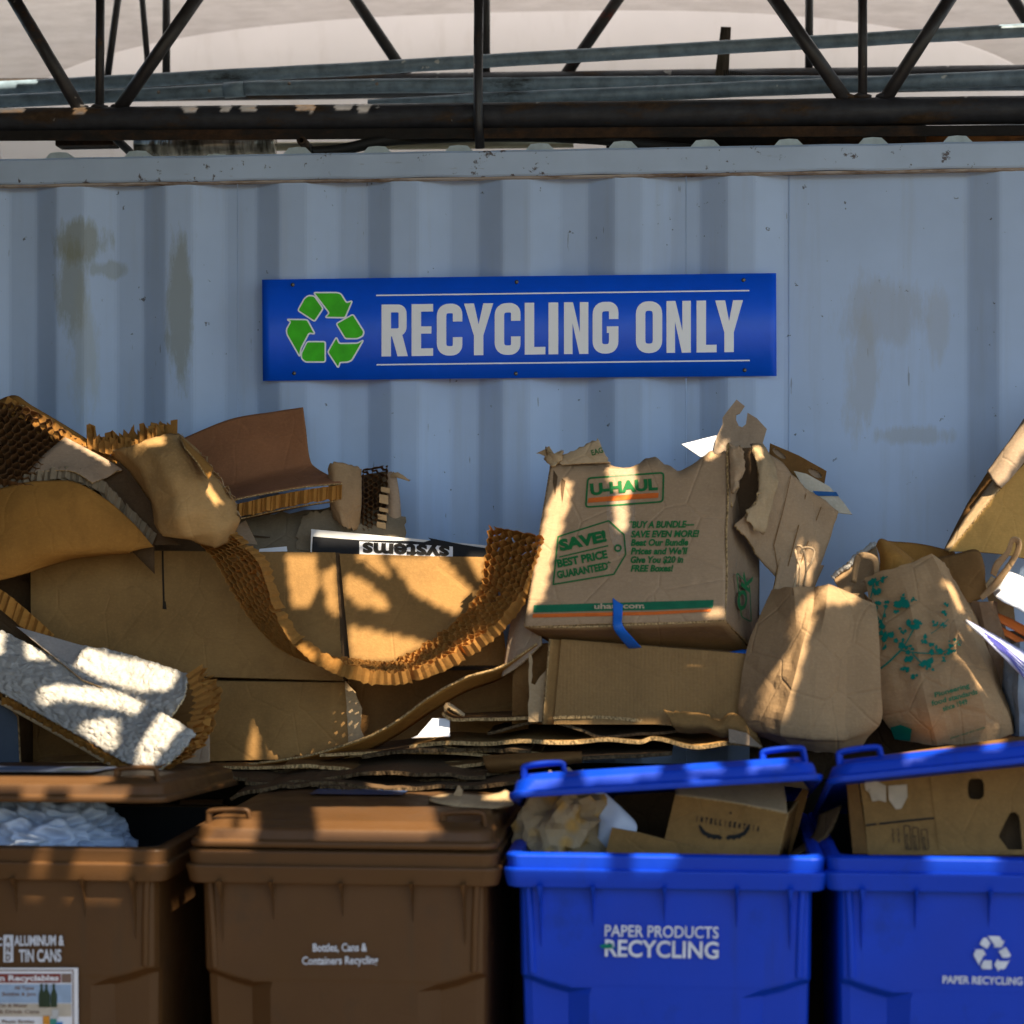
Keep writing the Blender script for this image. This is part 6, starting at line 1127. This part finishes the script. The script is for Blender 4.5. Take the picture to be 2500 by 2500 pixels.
# ---------------------------------------------------------------- added light blockers outside the frame: sun mask, diffuser and side block
ZS, CELL = 3.5, .008
X0, X1, Y0, Y1 = -1.78, 3.2, -3.6, .60  # mask extent; the gaps below are laid out for the sun patches
GAPS = {109:[(252,256),(262,276)],110:[(251,255),(261,275)],111:[(251,255),(261,275),(280,282),(368,392),(398,405)],112:[(251,254),(261,274),(279,283),(368,391),(397,407),(435,440),(467,483)],113:[(282,283),(367,390),(396,407),(434,440),(465,481)],114:[(291,304),(366,390),(396,406),(434,440),(465,481)],115:[(291,303),(366,390),(396,406),(434,440),(465,481)],116:[(290,303),(366,390),(396,406),(434,440),(465,482)],117:[(290,292),(296,303),(318,345),(369,371),(374,390),(397,406),(436,440),(466,481)],118:[(290,296),(298,303),(318,348),(369,370),(437,439)],119:[(289,296),(298,302),(317,347)],120:[(242,247),(254,267),(288,296),(298,302),(317,347)],121:[(241,247),(253,267),(288,295),(297,302),(317,346)],122:[(241,246),(253,267),(287,295),(297,301),(316,345)],123:[(240,246),(252,267),(287,295),(297,301),(316,345),(362,365)],124:[(233,257),(287,295),(296,301),(316,345),(362,366)],125:[(232,259),(298,301),(315,345),(360,361),(362,369),(403,409)],126:[(232,260),(287,294),(296,300),(315,344),(360,371),(378,379),(402,404)],127:[(232,261),(287,288),(289,294),(295,297),(298,300),(315,344),(360,371),(377,389)],128:[(231,261),(289,294),(295,297),(298,300),(315,344),(360,361),(362,371),(376,394)],129:[(231,260),(289,294),(295,297),(298,300),(314,344),(360,361),(362,371),(376,394),(401,409),(415,417)],130:[(254,260),(289,294),(295,297),(298,299),(314,344),(362,371),(376,394),(400,408),(415,423)],131:[(265,269),(289,294),(297,299),(314,344),(362,371),(376,394),(400,408),(415,423),(451,452)],132:[(265,269),(288,293),(297,299),(314,343),(362,370),(375,394),(400,408),(415,423),(451,455)],133:[(288,290),(297,299),(314,343),(363,370),(375,394),(400,407),(415,423),(451,457)],134:[(288,290),(297,299),(313,343),(375,394),(400,407),(414,423),(451,458),(468,472)],135:[(287,290),(297,298),(313,343),(362,366),(375,394),(400,407),(414,423),(451,458),(468,473)],136:[(287,290),(297,298),(313,343),(362,370),(375,394),(400,407),(414,423),(451,460),(469,473)],137:[(287,290),(313,343),(364,370),(375,394),(400,407),(415,416),(451,461),(469,473)],138:[(287,290),(312,342),(366,370),(375,394),(400,407),(415,422),(451,461),(469,473)],139:[(287,290),(312,342),(368,370),(375,394),(400,407),(415,417),(419,423),(451,462),(469,473)],140:[(287,289),(312,342),(375,394),(400,407),(415,418),(419,424),(452,462),(469,473)],141:[(287,289),(312,342),(375,394),(400,408),(415,418),(419,423),(458,462),(469,473)],142:[(287,288),(312,342),(383,394),(400,408),(415,418),(419,421),(470,474)],143:[(287,288),(311,342),(401,408),(415,417)],144:[(287,288),(311,342)],145:[(311,341)],146:[(316,341)],147:[(327,341)],148:[(264,265),(336,341)],153:[(366,368)],155:[(355,357)],156:[(280,281),(353,358)],157:[(280,281),(353,359)],158:[(280,281),(341,342),(353,359)],159:[(280,281),(341,342),(353,359)],160:[(279,281),(340,342),(352,359)],161:[(279,281),(339,342),(356,359)],162:[(259,262),(279,281),(357,359)],163:[(257,262),(279,281)],164:[(257,262),(279,280),(477,478)],165:[(257,262),(279,280),(476,478)],166:[(256,263),(279,280),(474,478)],167:[(256,263),(279,280),(474,478)],168:[(256,263),(474,479)],169:[(255,263),(474,479)],170:[(255,263),(280,281),(474,479)],171:[(255,263),(280,281),(475,479)],172:[(255,263),(280,281),(339,340),(466,467),(475,479)],173:[(246,248),(255,263),(280,281),(337,340),(464,467),(475,479)],174:[(244,248),(255,264),(280,281),(336,341),(463,467),(475,480)],175:[(244,247),(255,264),(279,281),(335,341),(461,468),(475,480)],176:[(242,247),(255,263),(279,281),(329,330),(333,341),(460,468),(475,480)],177:[(241,246),(255,262),(279,281),(328,330),(332,341),(351,352),(458,468),(475,480)],178:[(240,246),(255,262),(279,281),(327,330),(331,340),(351,353),(457,468),(476,480)],179:[(239,246),(255,261),(279,281),(326,340),(351,354),(457,468),(476,480)],180:[(238,245),(255,260),(279,281),(323,340),(351,354),(457,468),(476,481)],181:[(237,245),(255,259),(279,280),(322,331),(332,339),(351,354),(457,468),(476,481)],182:[(236,244),(255,258),(319,330),(336,339),(351,355),(457,469),(476,481)],183:[(235,244),(255,257),(319,329),(337,338),(350,355),(457,469),(476,481)],184:[(234,242),(318,328),(350,352),(458,469),(477,481)],185:[(233,236),(237,239),(318,328),(458,469),(477,482)],186:[(246,248),(318,327),(458,469),(477,482)],187:[(245,248),(318,327),(458,469),(477,482)],188:[(244,248),(317,322),(458,469),(477,482)],189:[(242,248),(458,470),(477,482)],190:[(240,248),(458,470),(478,482)],191:[(237,247),(458,470),(478,483)],192:[(236,246),(421,423),(459,470),(478,483)],193:[(233,245),(421,423),(459,470),(478,483)],194:[(231,243),(420,423),(459,470),(478,483)],195:[(229,241),(251,253),(419,422),(459,470),(478,483)],196:[(225,240),(247,253),(418,422),(462,471),(478,483)],197:[(218,239),(240,241),(244,253),(418,422),(479,484)],198:[(217,238),(239,240),(243,253),(417,422)],199:[(216,236),(242,253),(417,422)],200:[(215,233),(234,235),(241,253),(416,422)],201:[(215,232),(239,252),(416,421)],202:[(214,225),(226,228),(238,252),(415,421),(479,480)],203:[(218,220),(236,251),(415,421),(481,482)],204:[(235,250),(415,421)],205:[(233,249),(352,354),(415,421)],206:[(231,248),(323,331),(350,355),(360,372),(397,410),(414,421)],207:[(229,246),(324,333),(354,357),(360,396),(403,410),(414,420)],208:[(228,244),(325,333),(361,371),(384,390),(403,410),(415,420),(471,472),(478,480)],209:[(226,243),(325,329),(416,420),(471,473),(474,480)],210:[(225,241),(326,329),(417,420),(469,480)],211:[(223,240),(326,328),(417,420),(468,480)],212:[(222,238),(417,420),(466,479)],213:[(220,236),(417,420),(464,476)],214:[(213,214),(219,234),(303,311),(312,316),(318,319),(416,420),(462,473)],215:[(219,232),(299,305),(308,309),(310,311),(312,313),(314,315),(316,322),(416,420),(462,470)],216:[(205,206),(207,209),(210,211),(219,229),(302,307),(314,325),(415,419),(461,467)],217:[(204,210),(219,227),(293,294),(299,302),(304,305),(309,310),(313,315),(316,317),(319,328),(415,419),(461,465)],218:[(194,196),(203,209),(219,226),(290,294),(301,304),(305,306),(307,308),(316,317),(318,319),(321,329),(415,419),(421,422),(461,463)],219:[(194,196),(203,208),(219,225),(276,279),(285,286),(289,294),(298,299),(300,301),(315,316),(319,320),(321,323),(324,332),(414,423),(461,462)],220:[(193,195),(202,206),(219,223),(275,278),(282,286),(288,290),(291,293),(297,299),(323,331),(332,340),(391,395),(415,425)],221:[(193,195),(202,205),(219,222),(275,277),(281,285),(288,293),(325,331),(332,340),(390,395),(415,426)],222:[(192,194),(201,204),(274,277),(280,282),(287,291),(298,299),(311,312),(313,314),(324,330),(334,340),(391,394),(416,427)],223:[(192,194),(201,203),(274,276),(287,289),(290,291),(298,299),(300,301),(312,313),(325,326),(327,328),(330,331),(334,340),(341,342),(416,429)],224:[(191,194),(200,202),(274,275),(296,297),(299,300),(303,304),(310,311),(312,314),(336,339),(340,342),(417,418),(420,429)],225:[(191,193),(273,274),(297,299),(300,302),(303,304),(307,308),(310,311),(312,314),(328,329),(340,342),(423,430),(463,464)],226:[(190,193),(300,301),(303,304),(307,314),(340,343),(426,429)],227:[(190,193),(296,301),(302,303),(309,311),(312,314),(339,344),(458,459)],228:[(189,192),(301,303),(304,305),(306,315),(317,318),(339,343),(457,460),(463,464)],229:[(295,298),(299,300),(304,305),(306,309),(310,316),(317,318),(339,343),(456,460)],230:[(297,304),(309,316),(339,343),(455,459)],231:[(298,299),(313,316),(338,343),(454,458)],232:[(297,298),(304,305),(338,343),(452,457)],233:[(303,304),(338,342),(451,457)],234:[(303,304),(338,342),(452,456),(477,478)],235:[(338,342),(410,411),(412,413),(453,455),(473,478)],236:[(297,308),(323,326),(337,342),(410,413),(471,478)],237:[(294,309),(323,324),(337,342),(409,411),(413,414),(470,478)],238:[(293,311),(337,341),(409,410),(413,414),(469,478)],239:[(293,313),(337,341),(409,410),(412,413),(467,478)],240:[(292,313),(324,325),(337,341),(409,412),(467,478)],241:[(291,310),(323,325),(336,341),(408,409),(413,414),(426,428),(469,477)],242:[(291,305),(322,324),(336,341),(408,409),(412,413),(428,431),(469,477)],243:[(290,300),(322,324),(336,340),(408,409),(410,411),(468,477)],244:[(290,296),(321,323),(336,340),(407,410),(469,477)],245:[(289,291),(321,323),(336,340),(407,408),(469,477)],246:[(321,322),(335,340),(469,477)],247:[(335,340),(469,477)],248:[(238,239),(335,340),(470,476)],249:[(235,239),(317,319),(333,334),(335,340),(356,358),(470,474)],250:[(234,239),(294,298),(314,320),(335,340),(355,358),(427,428)],251:[(234,240),(282,284),(289,297),(311,319),(334,340),(354,358)],252:[(234,238),(280,283),(287,296),(309,319),(334,339),(354,357)],253:[(234,235),(269,274),(279,282),(286,295),(306,319),(334,339),(354,357)],254:[(268,274),(278,282),(284,293),(304,320),(321,322),(334,339),(353,357)],255:[(267,274),(278,281),(283,291),(302,320),(334,339),(353,356)],256:[(267,274),(277,280),(282,290),(301,319),(333,339),(352,356),(423,424)],257:[(266,274),(276,280),(282,288),(300,317),(333,339),(352,355),(423,425)],258:[(265,274),(275,279),(281,286),(299,316),(333,339),(351,355),(412,414),(423,426)],259:[(264,273),(274,278),(281,283),(293,294),(297,314),(320,322),(333,338),(351,355),(413,414),(424,426)],260:[(264,273),(274,278),(290,293),(296,313),(319,321),(333,338),(351,352),(353,355),(413,414),(415,416),(425,427)],261:[(263,272),(273,277),(288,292),(295,312),(318,321),(333,338),(352,355),(412,417),(426,427)],262:[(210,216),(262,271),(275,277),(286,291),(293,310),(317,320),(333,338),(351,355),(411,413),(414,417),(451,453)],263:[(208,215),(262,270),(285,290),(292,309),(316,320),(333,337),(349,355),(411,416),(451,453)],264:[(207,215),(261,270),(282,289),(291,307),(315,320),(334,337),(349,355),(409,412),(413,414),(415,416),(451,454)],265:[(211,214),(260,269),(281,288),(303,306),(314,319),(334,337),(348,355),(409,410),(412,414),(415,416),(452,454)],266:[(283,290),(291,308),(315,320),(334,335),(347,355),(412,414),(415,416),(452,455)],267:[(281,288),(290,306),(314,319),(346,354),(413,415),(452,455)],268:[(346,354),(452,456)],269:[(205,206),(287,288),(289,291),(345,353),(453,456)],270:[(197,199),(205,206),(208,210),(268,294),(345,353),(453,457)],271:[(194,198),(204,205),(266,292),(453,457)],272:[(191,197),(280,293),(453,458)],273:[(189,194),(278,293),(372,374),(454,458)],274:[(186,191),(278,293),(372,375),(454,458)],275:[(183,187),(278,287),(372,374),(387,388),(454,459)],276:[(181,184),(189,191),(198,199),(204,205),(386,388),(455,460)],277:[(184,190),(386,388),(455,460)],278:[(180,190),(286,289),(385,387),(455,460)],279:[(172,173),(176,177),(178,188),(384,387),(455,461)],280:[(171,172),(174,180),(182,185),(384,386),(455,461)],281:[(169,176),(177,178),(454,461)],282:[(166,167),(168,171),(172,173),(454,462)],283:[(165,169),(454,462)],284:[(171,172),(455,462)],285:[(455,461)],286:[(456,461)],287:[(456,461)],288:[(456,460)],289:[(457,460)],290:[(457,460)],291:[(458,460)],297:[(369,370),(373,376)],298:[(368,371),(372,373),(374,376)],299:[(366,373),(374,376)],300:[(365,373)],301:[(363,372)],302:[(362,372)],303:[(367,372)],304:[(482,483)],408:[(196,197),(212,215)],409:[(117,121),(154,158),(166,169),(173,178),(191,197),(204,209),(211,215)],410:[(91,100),(117,121),(153,158),(166,169),(172,177),(191,197),(203,209),(211,215)],411:[(90,100),(116,120),(152,157),(165,169),(172,177),(190,196),(203,209),(210,215)],412:[(89,99),(116,120),(152,157),(165,168),(172,177),(190,196),(203,209),(210,215)],413:[(89,99),(117,119),(151,157),(164,168),(171,176),(189,196),(202,208),(210,214)],414:[(89,99),(118,119),(151,156),(164,168),(171,176),(189,196),(202,208),(209,214)],415:[(88,98),(151,156),(164,167),(171,176),(189,195),(202,208),(209,214)],416:[(88,92)],459:[(70,77)],460:[(69,84)],461:[(69,83)],462:[(68,83)],463:[(68,83)],464:[(69,82)],467:[(408,417)],468:[(407,417)],469:[(407,416)],470:[(407,417)],471:[(408,416)],500:[(53,65)],501:[(53,68)],505:[(64,66)]}
mask_root = thing('sun_mask', (.7, -1.0, 0), 'added dark sun mask out of view overhead, its openings shaping the sun patches', 'light_blocker')  # added sun blocker, unseen; openings cut to shape the sun patches
clm = plain('sun_mask_dark', (.16, .13, .10), .9, .1, .2)
bm = bmesh.new(); ny = int(round((Y1 - Y0) / CELL)); j = 0
def strip(xa, xb, ya, yb): bm.faces.new([bm.verts.new((x, y, ZS)) for x, y in ((xa, ya), (xb, ya), (xb, yb), (xa, yb))])
while j < ny:
    if j in GAPS:
        x = X0; ya, yb = Y0 + j * CELL, Y0 + (j + 1) * CELL
        for a_, b_ in GAPS[j]:
            if X0 + a_ * CELL > x: strip(x, X0 + a_ * CELL, ya, yb)
            x = X0 + b_ * CELL
        strip(x, X1, ya, yb); j += 1
    else:
        k = j
        while k < ny and k not in GAPS: k += 1
        strip(X0, X1, Y0 + j * CELL, Y0 + k * CELL); j = k
obj('mask_sheet', bm, clm, mask_root)
tp = N('white_diffuser', .7, .2); tp.col((.72, .74, .78)); tl = tp.n('BsdfTranslucent'); tl.inputs[0].default_value = (.66, .70, .78, 1); mx = tp.n('MixShader'); mx.inputs[0].default_value = .5  # added translucent sheet, unseen: spreads soft light onto the rounded panel
tp.t.links.new(tp.b.outputs[0], mx.inputs[1]); tp.t.links.new(tl.outputs[0], mx.inputs[2]); tp.t.links.new(mx.outputs[0], tp.t.nodes['Material Output'].inputs[0])
bm = bmesh.new(); strip(X0 - .6, X1, Y1 + .004, 1.45); bm.faces.new([bm.verts.new(p) for p in ((X0 - .6, 1.45, ZS), (X1, 1.45, ZS), (X1, 2.5, 4.7), (X0 - .6, 2.5, 4.7))]); obj('diffuser', bm, tp.m, mask_root)
for x, y in ((X0 - .04, Y0), (X1 + .04, Y0), (X1 + .04, 1.45), (X0 - .64, 1.45)): rod('post', [Vector((x, y, 0)), Vector((x, y, ZS + .05))], .03, black, mask_root)  # added posts under the unseen mask
bm = bmesh.new(); box(bm, (-5.2, -4.4, 0), (-1.82, -.03, 5.2)); tag(obj('side_blocker', bm, plain('side_blocker_dark', (.05, .04, .03), .9, .1, .25)), 'added dark block out of view at left, shading the container ribs', 'side_blocker')  # added block, unseen: keeps sky light off the left-facing ribs
